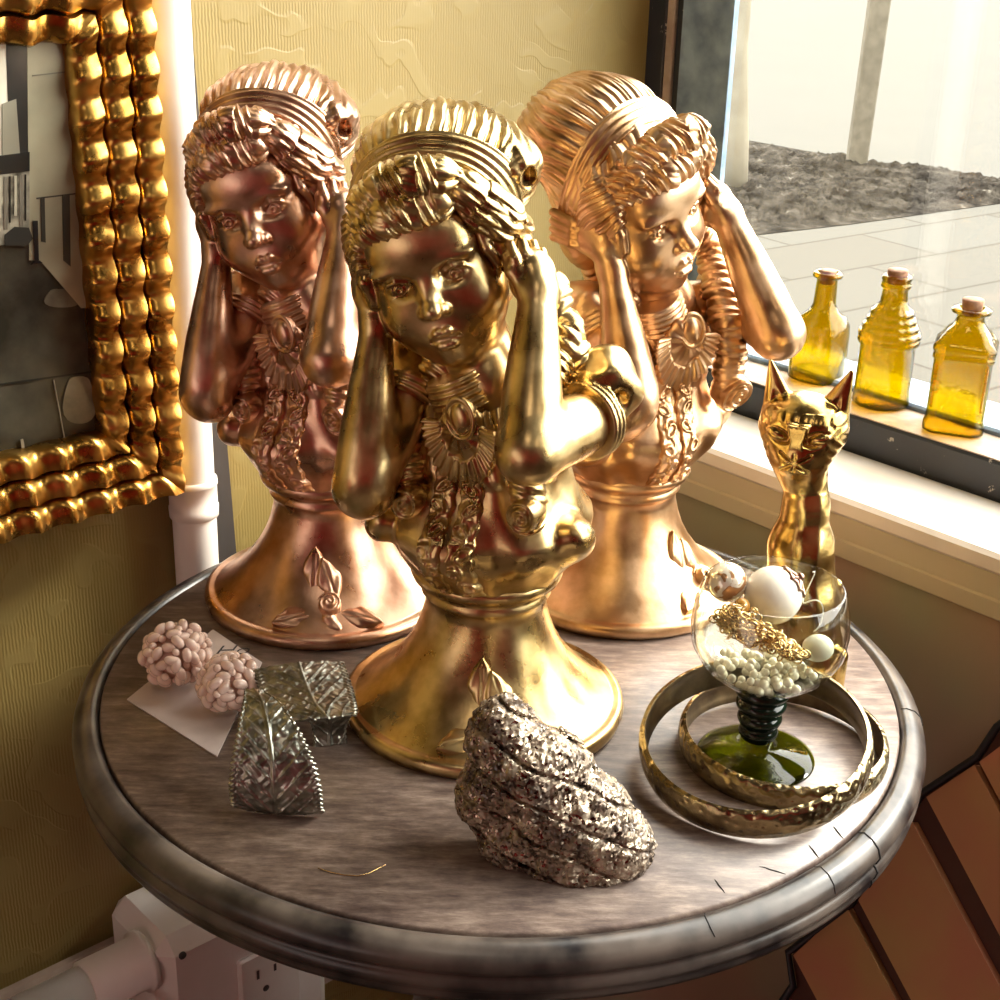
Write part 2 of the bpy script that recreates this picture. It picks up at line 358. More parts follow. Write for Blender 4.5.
# riser pipe in the corner, dark strip behind it standing in for shadow on the wall
pt0 = np.array(un(196, 545, NN, -.283)); pt1 = np.array(un(165, 0, NN, -.283)); d_ = (pt1-pt0)/(pt1[2]-pt0[2])
lo_ = pt0+d_*(un(205, 922, NN, -.222)[2]-.002-pt0[2]); hi_ = pt0+d_*(CE-pt0[2])
pz = lambda z: W(*(pt0+d_*(z-pt0[2])))
m = MB(); m.tube([pz(z) for z in (lo_[2], -.2, .2, CE)], .0155, 24); rp = m.build('riser_pipe', M_PIPE, None, (0, 0, 0)); tag(rp, 'white painted vertical steam pipe between the gold frame and yellow wallpaper', 'pipe')
zc = un(200, 495, NN, -.283)[2]
m = MB(); m.tube([pz(zc-.014), pz(zc-.0135), pz(zc-.0065), pz(zc-.006), pz(zc+.010), pz(zc+.0105), pz(zc+.0145), pz(zc+.015)], [.0157, .0172, .0176, .0169, .0169, .0176, .0172, .0157], 24); m.build('pipe_coupling', M_PIPE, rp)
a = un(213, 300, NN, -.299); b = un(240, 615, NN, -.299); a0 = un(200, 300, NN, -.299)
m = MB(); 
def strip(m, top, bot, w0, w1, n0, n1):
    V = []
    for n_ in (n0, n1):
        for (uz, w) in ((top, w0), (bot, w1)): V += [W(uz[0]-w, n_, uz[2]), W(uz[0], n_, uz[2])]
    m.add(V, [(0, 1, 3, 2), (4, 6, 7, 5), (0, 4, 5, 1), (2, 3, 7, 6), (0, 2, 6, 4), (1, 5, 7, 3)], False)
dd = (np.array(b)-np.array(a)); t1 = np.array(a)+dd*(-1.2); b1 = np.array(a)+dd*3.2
strip(m, t1, b1, .02, .05, -.301, -.2965); struct('shadow_strip_1', m, M_DARK)  # solid dark strip in place of a shadow on the wallpaper
# skirting ledge, conduit and junction box low on the papered wall
zs = un(0, 985, NN, NW)[2]
m = MB(); wbox(m, ULO, UW, NW, NW+.028, zs-.14, zs-.008, .006); wbox(m, ULO, UW, NW, NW+.016, zs-.012, zs, .005); struct('baseboard_left', m, plain('baseboard_paint', (.50, .38, .31), .5, noise=30, c2=(.36, .26, .2)))
nc = -.243
c0 = un(52, 1003, NN, nc); c1_ = un(128, 968, NN, nc)
m = MB(); m.tube([W(-1.2, nc, c1_[2]), W(c1_[0]-.018, nc, c1_[2])], .0175, 24); cd = m.build('conduit', M_PIPE, None, (0, 0, 0)); tag(cd, 'white painted horizontal conduit along the foot of the left wall', 'pipe')
m = MB(); m.tube([W(c1_[0]-.018-.016, nc, c1_[2]), W(c1_[0]-.018-.0155, nc, c1_[2]), W(c1_[0]+.008, nc, c1_[2]), W(c1_[0]+.009, nc, c1_[2]), W(c1_[0]+.014, nc, c1_[2])], [.0175, .0205, .0205, .0235, .0235], 28); m.build('conduit_collar', M_PIPE, cd)
cs = np.array([c1_[0]-.010, nc+.016, c1_[2]-.014]); m = MB(); m.tube([W(*cs), W(*(cs+[0, .010, -.004]))], .0035, 10); m.sphere(W(*(cs+[0, .012, -.005])), .0045, 10, 6); m.build('set_screw', M_PIPE, cd)
bx0 = un(150, 950, NN, -.215); bx1 = un(333, 985, NN, -.215); ub0, ub1 = c1_[0]+.012, bx1[0]
ztop = un(205, 922, NN, -.222)[2]
m = MB(); wbox(m, ub0, ub1, NW+.001, -.215, ztop-.16, ztop, .012); jb = m.build('junction_box', M_PIPE, None, (0, 0, 0)); tag(jb, 'white painted metal junction box with a power outlet under the table', 'electrical box')
h_ = un(183, 956, NN, -.214); m = MB(); m.tube([W(h_[0], -.2155, h_[2]), W(h_[0], -.2140, h_[2])], .003, 12); m.build('screw_hole', M_DARK, jb)
p0 = un(238, 963, NN, -.212); p1 = un(283, 946, NN, -.212); zt_ = p0[2]; up0, up1 = p0[0], p0[0]+.055
m = MB(); wbox(m, up0, up1, -.216, -.2105, zt_-.11, zt_, .002); op = m.build('outlet_plate', M_WHITE, jb)
sl = MB()
for (x, y, hh) in ((258, 975, .008), (275, 967, .0065)): s_ = un(x, y, NN, -.2105); wbox(sl, s_[0]-.0011, s_[0]+.0011, -.2110, -.2102, s_[2]-hh/2, s_[2]+hh/2)
g_ = un(266, 988, NN, -.2105); sl.tube([W(g_[0], -.2110, g_[2]), W(g_[0], -.2102, g_[2])], .0028, 12); sl.build('outlet_slots', M_DARK, op)

# ------------------------------------------------------------------ street outside
GZ = -.55
def cream_mat(name, c, bricks=False):
    m, nt, b, out = new_mat(name); b.inputs['Roughness'].default_value = .9; v = coords(nt, (1, 1, 1), 'Object', (0, 0, A0-PI/2+.12))
    if bricks:
        br = nd(nt, 'TexBrick'); br.inputs['Scale'].default_value = 1.0; br.inputs['Brick Width'].default_value = .62; br.inputs['Row Height'].default_value = .30; br.inputs['Mortar Size'].default_value = .006
        br.inputs['Color1'].default_value = (*c, 1); br.inputs['Color2'].default_value = (c[0]*.94, c[1]*.91, c[2]*.88, 1); br.inputs['Mortar'].default_value = (c[0]*.66, c[1]*.62, c[2]*.58, 1); nt.links.new(v, br.inputs[0]); nt.links.new(br.outputs[0], b.inputs['Base Color'])
    else:
        n = nd(nt, 'TexNoise', i_Scale=3.0, i_Detail=5.0); nt.links.new(v, n.inputs[0]); r = ramp(nt, n.outputs[0], [(.3, tuple(x*.96 for x in c)), (.7, c)]); nt.links.new(r.outputs[0], b.inputs['Base Color'])
    b.inputs['Specular IOR Level'].default_value = .04
    return m
SKY = 11.5; gk = .86/SKY
M_PAVE = cream_mat('pale_pavers', (gk*1.0, gk*.965, gk*.86), True); M_ROAD = cream_mat('pale_road', (gk*1.03, gk*1.0, gk*.90))
def gpt(px, py, z=GZ): p = on_plane(px, py, ZZ, z); return p
m = MB(); wbox(m, .53, 60, -60, 40, GZ-.1, GZ); o = m.build('sidewalk', M_ROAD, None, (0, 0, 0)); tag(o, kind='structure')
# mulch bed: irregular outline with lumpy relief
near = [gpt(x, y) for x, y in ((300, 351), (600, 275), (745, 238), (850, 226), (1000, 205), (1150, 178), (1400, 130))]
far = [gpt(x, y) for x, y in ((300, 70), (600, 118), (745, 141), (850, 160), (1000, 182), (1150, 206-28), (1400, 128))]
m = MB(); hw = .004
pv = [W(.53, -9, GZ+.004), W(.53, 3, GZ+.004)]
near_line = [(p[0], p[1]) for p in near]
V = [(pv[0][0], pv[0][1], GZ+.004)]+[(x, y, GZ+.004) for x, y in near_line]+[(pv[1][0]+2, pv[1][1], GZ+.004), (pv[1][0], pv[1][1], GZ+.004)]
def fill(name, pts, mat, par=None, th=.004):
    import bmesh
    bm = bmesh.new(); vs_ = [bm.verts.new(p) for p in pts]; f = bm.faces.new(vs_); f.normal_update()
    if f.normal.z < 0: f.normal_flip()
    r = bmesh.ops.extrude_face_region(bm, geom=[f]); 
    for e in r['geom']:
        if isinstance(e, bmesh.types.BMVert): e.co.z -= th
    bmesh.ops.recalc_face_normals(bm, faces=bm.faces); bmesh.ops.triangulate(bm, faces=bm.faces); me = bpy.data.meshes.new(name); bm.to_mesh(me); bm.free(); return link_mesh(name, me, mat, par, (0, 0, 0))
o = fill('paving', V, M_PAVE); tag(o, kind='structure')
nx, ny = 330, 60; ts = np.linspace(0, 1, nx); nl = np.array(near); fl_ = np.array(far)
def along(P, t): 
    k = np.linspace(0, 1, len(P)); return np.stack([np.interp(t, k, P[:, i]) for i in range(3)], 1)
a_ = along(nl, ts); b2 = along(fl_, ts); s2 = np.linspace(0, 1, ny); G = a_[:, None]*(1-s2)[None, :, None]+b2[:, None]*s2[None, :, None]
P_ = G.reshape(-1, 3)
def fnoise(P, s, seed=0):
    r = np.random.default_rng(seed); out = 0
    for k in range(7):
        d = r.normal(size=3); d /= np.linalg.norm(d); out = out+np.sin((P@d)*s*(1+.35*k)+r.uniform(0, 6.28)+1.5*np.sin((P@r.normal(size=3))*s*.6))
    return out/7
edge = np.minimum(np.minimum(s2, 1-s2)*7, 1)[None, :]*np.ones((nx, 1)); hz = (.02+.03*fnoise(P_, 5, 1)+.025*fnoise(P_, 14, 2)+.014*fnoise(P_, 55, 3)+.004*rng.normal(size=len(P_)))*edge.reshape(-1)+.006
P_ = P_.copy(); P_[:, 2] += np.maximum(hz, .004); idx = np.arange(nx*ny).reshape(nx, ny); Fq = np.stack([idx[:-1, :-1], idx[1:, :-1], idx[1:, 1:], idx[:-1, 1:]], -1).reshape(-1, 4)
mm, nt_, b_, _o = new_mat('mulch'); v_ = coords(nt_); n_ = nd(nt_, 'TexNoise', i_Scale=14.0, i_Detail=8.0, i_Roughness=.7); nt_.links.new(v_, n_.inputs[0])
r_ = ramp(nt_, n_.outputs[0], [(.38, (.009, .0075, .006)), (.52, (.031, .027, .022)), (.64, (.062, .054, .044)), (.70, (.13, .12, .10))]); nt_.links.new(r_.outputs[0], b_.inputs['Base Color']); b_.inputs['Roughness'].default_value = .9; b_.inputs['Specular IOR Level'].default_value = .03; bump(nt_, b_, n_.outputs[0], .8, .03)
o = link_mesh('mulch_bed', np_mesh('mulch_bed', P_, Fq), mm, None, (0, 0, 0)); tag(o, 'bed of dark bark mulch beyond the window between paving and pale road', 'mulch', kind='stuff')
# young tree and its leaning stake
tb = gpt(731, 190); tt = on_plane(738, -60, np.array([0, 1., 0]), tb[1]); m = MB(); k = 9
m.tube([tb+(tt-tb)*(i/(k-1))*1.6+np.array([.006*math.sin(i*1.7), 0, -.05 if i == 0 else 0]) for i in range(k)], [.062 if i == 0 else .053-.001*i for i in range(k)], 14)
o = m.build('tree_trunk', plain('pale_bark', (.17, .155, .12), .9, noise=9, c2=(.135, .12, .092), bstr=.6, spec=.05), None, (0, 0, 0)); tag(o, 'pale slim tree trunk outside, right beside the slate window jamb', 'tree')
sb = gpt(855, 172); st = on_plane(888, -60, np.array([0, 1., 0]), sb[1]-.1); ax_ = (st-sb); L_ = np.linalg.norm(ax_); ax_ /= L_; s1 = np.cross(ax_, [0, 1, 0]); s1 /= np.linalg.norm(s1); s2_ = np.cross(ax_, s1)
m = MB(); m.box(sb+ax_*(L_*.9-.06), (.075, .055, L_*1.8), [s1, s2_, ax_], .006); o = m.build('wooden_stake', plain('weathered_stake', (.12, .108, .085), .85, noise=30, c2=(.088, .079, .062), spec=.05), None, (0, 0, 0)); tag(o, 'leaning squared wooden stake driven into the mulch outside the window', 'stake')

# ------------------------------------------------------------------ framed street picture with the rippled gilt frame
NF = -.262                                     # front plane of the moulding
fr_r = un(168, 240, NN, NF)[0]; fr_b = un(90, 518, NN, NF)[2]
zi = un(60, 472, NN, NF)[2]; ui = un(97, 300, NN, NF)[0]; zti = un(40, 47, NN, NF)[2]
MW = fr_r-ui; MH = zi-fr_b
def un2(px, py): q = un(px, py, NN, NF-.012); return q[0], q[2]
FT = zti+MW; FLf = fr_r-.36                    # outer top and outer left of the frame
WAVE = .0245
def moulding(p0, p1, inward, w, t0, t1):
    """rippled strip from p0 to p1 (u,z of the OUTER edge) ; inward = unit (u,z) ; mitred ends"""
    p0 = np.array(p0); p1 = np.array(p1); L = np.linalg.norm(p1-p0); d = (p1-p0)/L; inw = np.array(inward); ns = int(L/.0011); ribs = 3; V = []; rows = 0; prof = []
    for r in range(ribs):
        for (tt, hh) in ((0.0, -.004), (.03, .0), (.10, .004), (.35, .0046), (.65, .0038), (.90, .0018), (.985, -.003), (1.0, -.006)): prof.append(((r+tt)/ribs*w, hh-.0035*r, r))
    s_ = np.linspace(0, 1, ns+1)
    for (t, hh, r) in prof:
        off0, off1 = t*t0, t*t1; s = off0+(L-off0-off1)*s_; ph = s*2*PI/WAVE
        tap = np.clip(np.minimum(s_, 1-s_)*L/.008, 0, 1); lat = tap*.0012*np.sin(ph+.9)*(1 if 0 < t < w-1e-6 else .6); h = hh+tap*.0030*np.sin(ph)
        uz = p0+s[:, None]*d+(t+lat)[:, None]*inw if hasattr(lat, '__len__') else None
        V.append(UU*uz[:, :1]+ZZ*uz[:, 1:2]+NN*(NF+h)[:, None])
    for t in (w, 0):
        s = t*t0+(L-t*t0-t*t1)*s_; uz = p0+s[:, None]*d+t*inw; V.append(UU*uz[:, :1]+ZZ*uz[:, 1:2]+NN*(NF-.028+0*s)[:, None])
    V = np.stack(V); R = len(V); V = V.reshape(-1, 3); ix = np.arange(R*(ns+1)).reshape(R, ns+1); ix2 = np.vstack([ix, ix[:1]])
    return V, np.stack([ix2[:-1, :-1], ix2[1:, :-1], ix2[1:, 1:], ix2[:-1, 1:]], -1).reshape(-1, 4)
M_FRAME = metal('gilt_ripple_moulding', (.42, .22, .04), (.78, .47, .12), .22, 40, .08, .34)
fe = empty('picture_frame', W(fr_r-.18, NF, fr_b)); tag(fe, 'large rippled gold frame with street picture on the left wall', 'picture frame'); fe.location = (0, 0, ZT)
fe_p = {}
corners = [(fr_r, fr_b), (fr_r, FT), (FLf, FT), (FLf, fr_b)]
for i, (p, q, inw) in enumerate(((corners[0], corners[1], (-1, 0)), (corners[1], corners[2], (0, -1)), (corners[2], corners[3], (1, 0)), (corners[3], corners[0], (0, 1)))):
    V, Fq = moulding(p, q, inw, MW, 1, 1); me = np_mesh('moulding', V, Fq); smooth_angle(me, 50); link_mesh('moulding', me, M_FRAME, fe)
# the picture inside: a black and white street scene, built as flat patches on a board
pic = MB(); a0_, a1_ = FLf+MW-.004, ui+.006; z0_, z1_ = zi-.006, zti+.004
wbox(pic, a0_, a1_, NW+.002, NF-.018, z0_, z1_); board = pic.build('street_picture', None, fe)
mp_, nt_, b_, _o = new_mat('picture_asphalt'); v_ = coords(nt_); n_ = nd(nt_, 'TexNoise', i_Scale=24.0, i_Detail=8.0); nt_.links.new(v_, n_.inputs[0]); r_ = ramp(nt_, n_.outputs[0], [(.35, (.035, .034, .026)), (.62, (.10, .095, .07)), (.75, (.26, .24, .17))]); nt_.links.new(r_.outputs[0], b_.inputs['Base Color']); b_.inputs['Roughness'].default_value = .18
board.data.materials.append(mp_)
def patch(name, pxs, c, lvl=1, rough=.18, noise=20, c2=None):
    P = [un2(*p) for p in pxs]; nrm = NF-.0178+.0003*lvl; Vt = [W(u, nrm, z) for u, z in P]; Vb = [W(u, nrm-.0008, z) for u, z in P]; n = len(P)
    m = MB(); m.add(Vt+Vb, [tuple(range(n)), tuple(range(2*n-1, n-1, -1))]+[(i, n+i, n+(i+1) % n, (i+1) % n) for i in range(n)], False); return m.build(name, plain('picture_'+name, c, rough, noise=noise, c2=c2), board)
patch('pale_sky', [(-60, 30), (14, 40), (10, 170), (-60, 185)], (.86, .82, .66), 1)
patch('dark_tower', [(10, 42), (33, 42), (33, 160), (14, 160)], (.035, .034, .03), 2)
patch('grey_tower', [(6, 105), (20, 100), (24, 160), (6, 160)], (.30, .28, .21), 3)
patch('stone_wall', [(31, 42), (84, 42), (110, 308), (85, 310), (44, 262), (33, 262)], (.44, .41, .28), 3, noise=14, c2=(.27, .25, .17))
patch('wall_seam', [(36, 76), (80, 71), (80, 72.3), (36, 77.3)], (.16, .15, .11), 4)
patch('wall_seam', [(40, 199), (98, 192), (98, 193.5), (40, 200.5)], (.08, .075, .06), 4)
patch('canopy', [(-60, 165), (33, 153), (33, 172), (-60, 184)], (.022, .022, .02), 5)
patch('street_bustle', [(-60, 184), (33, 172), (33, 240), (-60, 262)], (.07, .065, .05), 4, noise=90, c2=(.42, .39, .30))
for i in range(16): x = -50+i*5.2; patch('shop_post', [(x, 186-i*.7), (x+1.6+(i % 3), 186-i*.7), (x+1.6+(i % 3), 232-(i*7) % 19), (x, 232-(i*7) % 19)], ((.02, .02, .018), (.5, .47, .36), (.2, .18, .14))[i % 3], 5)
patch('window_slot', [(66, 196), (73, 195), (74, 268), (67, 262)], (.05, .05, .04), 5)
patch('window_slot', [(44, 199), (48, 198), (49, 244), (45, 243)], (.05, .05, .04), 5)
patch('bollard', [(36, 222), (41, 222), (42, 262), (46, 264), (34, 266), (38, 262)], (.02, .02, .02), 6)
patch('parked_car', [(8, 236), (18, 228), (32, 229), (36, 240), (30, 247), (8, 247)], (.04, .04, .035), 6)
patch('kerb_line', [(-10, 388), (98, 373), (98, 374.5), (-10, 389.5)], (.03, .03, .025), 2)
def oval(cx, cy, rx, ry, sk=0): return [(cx+rx*math.cos(t)*(1+.12*math.sin(3*t))+sk*math.sin(t), cy+ry*math.sin(t)*(1+.15*math.cos(2*t))) for t in np.linspace(0, 2*PI, 25)[:-1]]
patch('sun_patch', oval(83, 402, 16, 28), (.34, .32, .22), 3, noise=45, c2=(.13, .12, .085))
patch('seam_line', [(57, 382), (58, 382), (71, 452), (70, 452)], (.4, .38, .3), 3)
patch('sun_patch', oval(66, 300, 17, 11), (.24, .225, .16), 2, noise=45, c2=(.11, .10, .075))
wp = []
for i in range(41): t = -.4+i*2.4/40; wp.append((8+20*math.cos(t*1.0), 452+28*math.sin(t)))
for i in range(40, -1, -1): t = -.4+i*2.4/40; wp.append((8+17*math.cos(t), 452+25*math.sin(t)))
patch('wheel_rim', wp, (.30, .28, .22), 4)
# ------------------------------------------------------------------ the gilt girl bust, sculpted once (cm, axis of the pedestal = z)
BX, BY = -.0111, -.0346
class View:                                    # a view the figure was measured in: position, focal length, axis of the bust
    def __init__(s, f, cp, cr, co, bx, by):
        s.f, s.o, s.bx, s.by = f, np.array(co), bx, by; c, n = math.cos(cp), math.sin(cp)
        s.fw = np.array([0, c, -n]); r0 = np.array([1., 0, 0]); u0 = np.array([0, n, c]); s.r = math.cos(cr)*r0+math.sin(cr)*u0; s.u = -math.sin(cr)*r0+math.cos(cr)*u0
    def place(s, px, py, y):                   # point at a depth y (cm behind the axis of the bust)
        px, py, y = np.asarray(px, float), np.asarray(py, float), np.asarray(y, float)
        d = s.fw+((px-500)/s.f)[..., None]*s.r-((py-500)/s.f)[..., None]*s.u; t = (s.by+y/100-s.o[1])/d[..., 1]; p = s.o+t[..., None]*d
        return np.stack([(p[..., 0]-s.bx)*100, y+0*t, p[..., 2]*100], -1)
    def see(s, P):
        p = np.array(P, float)/100; p[:, 0] += s.bx; p[:, 1] += s.by; d = p-s.o; z = d@s.fw; return 500+s.f*(d@s.r)/z, 500-s.f*(d@s.u)/z
VA = View(1350., math.radians(22.9), math.radians(1.44), (-.0048, -.7078, .4095), -.011, -.0447)
VB = View(CF, CP, CR, CO, BX, BY)
def Q(px, py, y): return VA.place(px, py, y)
def lean(P):                                   # the girl leans forward over her pedestal
    px, py = VA.see(P); t = np.clip((P[:, 2]-8.6)/7.5, 0, 1); t = t*t*(3-2*t); return VB.place(px, py, P[:, 1]-2.9*t)
HC = np.array([-2.80, 1.62, 25.25])
_rho, _th, _ti = math.radians(19), math.radians(7), math.radians(4)
HF = np.array([-math.sin(_th)*math.cos(_ti), -math.cos(_th)*math.cos(_ti), -math.sin(_ti)])
_S0 = np.array([math.cos(_th), -math.sin(_th), 0]); _U0 = np.cross(_S0, -HF)
HS = math.cos(_rho)*_S0+math.sin(_rho)*_U0; HU = math.cos(_rho)*_U0-math.sin(_rho)*_S0
HR = np.stack([HS, HF, HU]).astype(np.float32)          # rows: right, front, up of the head
def hd(a, b, c): return HC+a*HS+b*HF+c*HU
def tohead(p): return (p-V3(*HC))@HR.T
FB = np.array([-.47, -.883, 0.]); SB = np.array([.883, -.47, 0.])     # front and side of the torso
BR = np.stack([SB, -FB, [0, 0, 1]]).astype(np.float32)
def bd(s, f, z): return s*SB+f*FB+np.array([0, 0, z])
def upright(p):                                # the torso itself stays over the pedestal
    t = np.clip((p[:, 2]-8.6)/7.5, 0, 1); o = np.zeros_like(p); o[:, 1] = 2.4*t*t*(3-2*t); return p-o
def tobody(p): return p@BR.T                             # s, back, z

ELR = np.array([1.95, -6.1, 18.05]); WRR = Q(538, 292, -1.7)
ELL = np.array([-6.45, -1.7, 14.15]); WRL = Q(377, 322, .9)
SHR = Q(590, 418, -1.9); SHL = bd(-5.0, -.2, 18.3)
def skull(h):
    d = ell(h, (0, -.7, 1.3), (3.65, 4.2, 4.1))
    d = smin(d, ell(h, (0, .75, -.9), (3.3, 2.95, 3.9)), 1.0)
    d = smin(d, ell(h, (0, 1.15, -2.9), (2.2, 2.0, 1.85)), .9)
    return d
def f_body(p):
    h = tohead(p); m = h.copy(); m[:, 0] = np.abs(m[:, 0])
    d = skull(h)
    d = smin(d, ell(h, (0, 2.25, -4.05), (.95, .85, .75)), .7)          # chin
    d = smin(d, ell(m, (1.75, 1.75, -1.75), (1.35, 1.45, 1.4)), .9)     # cheeks
    d = smin(d, ell(h, (0, 2.6, 1.9), (2.6, 1.35, 1.7)), .9)            # forehead
    d = smin(d, ell(m, (1.45, 3.15, .95), (1.25, .5, .3)), .45)         # brow
    d = smax(d, -ell(m, (1.5, 3.95, .08), (1.02, .95, .60)), .35)       # socket
    d = smin(d, ell(m, (1.5, 2.50, .02), (.84, .80, .64)), .04)         # eyeball
    lidu = chain(m, [(.74, 2.95, -.10), (1.05, 3.22, .33), (1.5, 3.32, .47), (1.95, 3.16, .36), (2.32, 2.78, .0)], [.09, .12, .14, .12, .07], .08)
    lidl = chain(m, [(.76, 2.97, -.12), (1.1, 3.15, -.40), (1.5, 3.2, -.50), (1.95, 3.03, -.36), (2.3, 2.78, -.02)], [.06, .085, .09, .08, .06], .08)
    d = smin(d, smin(lidu, lidl, .05), .07)
    d = smax(d, -chain(m, [(.85, 3.35, .38), (1.5, 3.58, .80), (2.2, 3.1, .5)], [.05, .07, .05], .1), .18)
    rr = np.sqrt((m[:, 0]-1.46)**2+(m[:, 2]-.0)**2); ey = (m[:, 1] > 2.9)
    d = d+np.where(ey, .08*np.exp(-((rr-.30)/.05)**2)+.14*np.exp(-(rr/.12)**2), 0)   # iris ring and pupil
    d = smin(d, cap(h, (0, 3.15, .5), (0, 3.95, -1.0), .33, .42), .5)   # nose bridge
    d = smin(d, ell(h, (0, 4.12, -1.25), (.52, .55, .44)), .25)
    d = smin(d, ell(m, (.52, 3.60, -1.38), (.33, .46, .32)), .18)       # nostril wings
    d = smax(d, -ell(m, (.26, 3.95, -1.70), (.19, .26, .16)), .08)
    d = smin(d, ell(h, (0, 2.8, -2.7), (1.25, .75, 1.0)), .5)           # muzzle
    up = chain(m, [(0, 3.60, -2.56), (.28, 3.64, -2.49), (.60, 3.44, -2.64), (.86, 3.10, -2.88)], [.20, .22, .17, .07], .12)
    lo = chain(m, [(0, 3.52, -3.22), (.3, 3.48, -3.20), (.62, 3.28, -3.06), (.84, 3.1, -2.93)], [.27, .25, .16, .07], .12)
    d = smin(d, smin(up, lo, .03), .1)
    d = smax(d, -chain(m, [(0, 3.98, -2.86), (.5, 3.76, -2.88), (.88, 3.28, -2.92)], [.10, .09, .04], .05), .06)
    d = smax(d, -cap(h, (0, 3.84, -1.85), (0, 3.84, -2.05), .06, .08), .12)
    # ears
    d = smin(d, ell(m, (3.45, -.1, -.2), (.35, .75, 1.1)), .25)
    # neck and chest
    nk = chain(p, [tuple(hd(0, -.9, -2.5)), tuple(bd(-.4, -.8, 19.2)), tuple(bd(0, -1.6, 16.5))], [2.1, 1.75, 2.3], .8)
    d = smin(d, nk, .5)
    # arms
    def limb(a, c, ra, rc, bl):
        t, d_ = seg(p, a, c); return d_-(ra+(rc-ra)*t*t*(3-2*t)+bl*np.sin(np.clip(t, 0, 1)*PI))
    ar = smin(limb(SHR, ELR, 1.55, 1.5, .12), limb(ELR, WRR, 1.5, .92, .14), .7)
    al = smin(limb(SHL, ELL, 1.55, 1.45, .1), limb(ELL, WRL, 1.55, .85, .12), .7)
    # right hand (viewer right) over the ear
    k1 = hd(3.75, .15, .3); tipb = Q(514, 246, -.6)
    hr = cap(p, tuple(WRR), tuple(Q(531, 272, -1.1)), .95, 1.0)
    hr = smin(hr, ell(p, tuple(Q(532, 278, -.9)), (1.15, .75, 1.35)), .5)
    for (b0, t0, r0) in [((520, 272, -1.7), (510, 244, -1.0), .31), ((529, 268, -1.45), (522, 242, -.75), .33),
                         ((538, 268, -1.0), (533, 244, -.2), .33), ((545, 274, -.4), (542, 252, .3), .31)]:
        a = Q(*b0); b = Q(*t0); mid = (a+b)/2+np.array([0, -.22, 0])
        hr = smin(hr, chain(p, [tuple(a), tuple(mid), tuple(b)], [r0*1.05, r0, r0*.8], .1), .09)
    hr = smin(hr, chain(p, [tuple(Q(524, 288, -1.9)), tuple(Q(513, 272, -1.6)), tuple(Q(507, 256, -1.1))], [.45, .36, .28], .2), .22)
    # left hand behind the cheek
    hl = cap(p, tuple(WRL), tuple(Q(371, 295, 1.2)), .85, .85)
    hl = smin(hl, ell(p, tuple(Q(366, 281, 1.9)), (.75, 1.5, 1.15)), .5)
    hl = smin(hl, chain(p, [tuple(Q(376, 300, .4)), tuple(Q(365, 282, .2)), tuple(Q(363, 262, .5))], [.5, .4, .3], .2), .2)
    for i in range(4):
        a = Q(364, 268+7*i, 2.2); b = Q(357, 259+8*i, 3.0); c = Q(356+i, 246+9.5*i, 4.3)
        hl = smin(hl, chain(p, [tuple(a), tuple(b), tuple(c)], [.36, .34, .25], .08), .06)
    arms = smin(smin(ar, hr, .4), smin(al, hl, .4), .1)
    arms = np.where(arms < .6, arms-.012*wob(p, 3.1), arms)
    return smin(d, arms, .18)

# --- hair
CRC = np.array([-2.75, 4.95, 29.35])
NB = None
P1, P2, P3 = np.array([-3.1, .75, 31.6]), np.array([-7.25, 2.0, 28.9]), Q(527, 222, 2.2)
NB = np.cross(P2-P1, P3-P1); NB = NB/np.linalg.norm(NB); NB = NB if NB[1] > 0 else -NB
def band_s(p): return (p-V3(*P1))@V3(*NB)
def hairmass(p):
    h = tohead(p)
    a = ell(h, (.1, -1.15, 1.55), (4.35, 4.35, 4.6))
    b = ell(p, tuple(CRC), (4.75, 4.3, 3.55))
    return a, b
def f_crown(p):
    a, b = hairmass(p); d = smin(b, a+.25, .8)
    q = p-V3(*CRC); e1 = np.cross(NB, [0, 0, 1.]); e1 /= np.linalg.norm(e1); e2 = np.cross(NB, e1)
    u = q@V3(*e1); v = q@V3(*e2); t = q@V3(*NB)
    ph = np.arctan2(v, u); w = .25*wob(p, 1.1)+.1*wob(p, 2.7, 1)
    r = ridge(ph*34+w*9+.6*t)*.6+ridge(ph*79+w*14-.35*t)*.25+.15*np.sin(ph*11+w*4)
    fade = np.clip(np.hypot(u, v)/2, 0, 1)
    d = d-.32*(r-.45)*fade
    c = Q(521, 165, 3.4)                                  # the rolled end of the updo
    d = smin(d, ell(p, tuple(c), (1.0, 1.5, 1.05), [[.8, 0, -.6], [0, 1, 0], [.6, 0, .8]])-.05*np.cos(p[:, 0]*8+p[:, 2]*5), 1.2)
    d = smax(d, -ell(p, tuple(c+np.array([.45, -1.35, -.55])), (.36, 1.1, .7)), .2)
    return smax(d, -(band_s(p)+.1), .1)
def f_band(p):
    a, b = hairmass(p); m = smin(b, a+.25, .8); s_ = band_s(p)
    d = smax(m-.30-.06*np.cos((s_+.05*wob(p, 1.5))*2*PI/.42)*(np.abs(s_) < .8), np.abs(s_+.02*wob(p, 2))-.8, .15)
    return smax(d, -(m+.5), .05)
FR1 = [Q(359, 224, .6), Q(367, 204, -.5), Q(386, 187, -1.4), Q(412, 178, -1.9), Q(438, 176, -1.9), Q(449, 178, -1.6)]
FR2 = [Q(361, 243, .3), Q(371, 228, -.9), Q(388, 217, -1.8), Q(412, 208, -2.0), Q(436, 202, -1.9), Q(447, 200, -1.4)]
SW = [Q(448, 178, -1.5), Q(464, 190, -1.3), Q(482, 205, -.9), Q(500, 219, -.2), Q(514, 230, .6)]
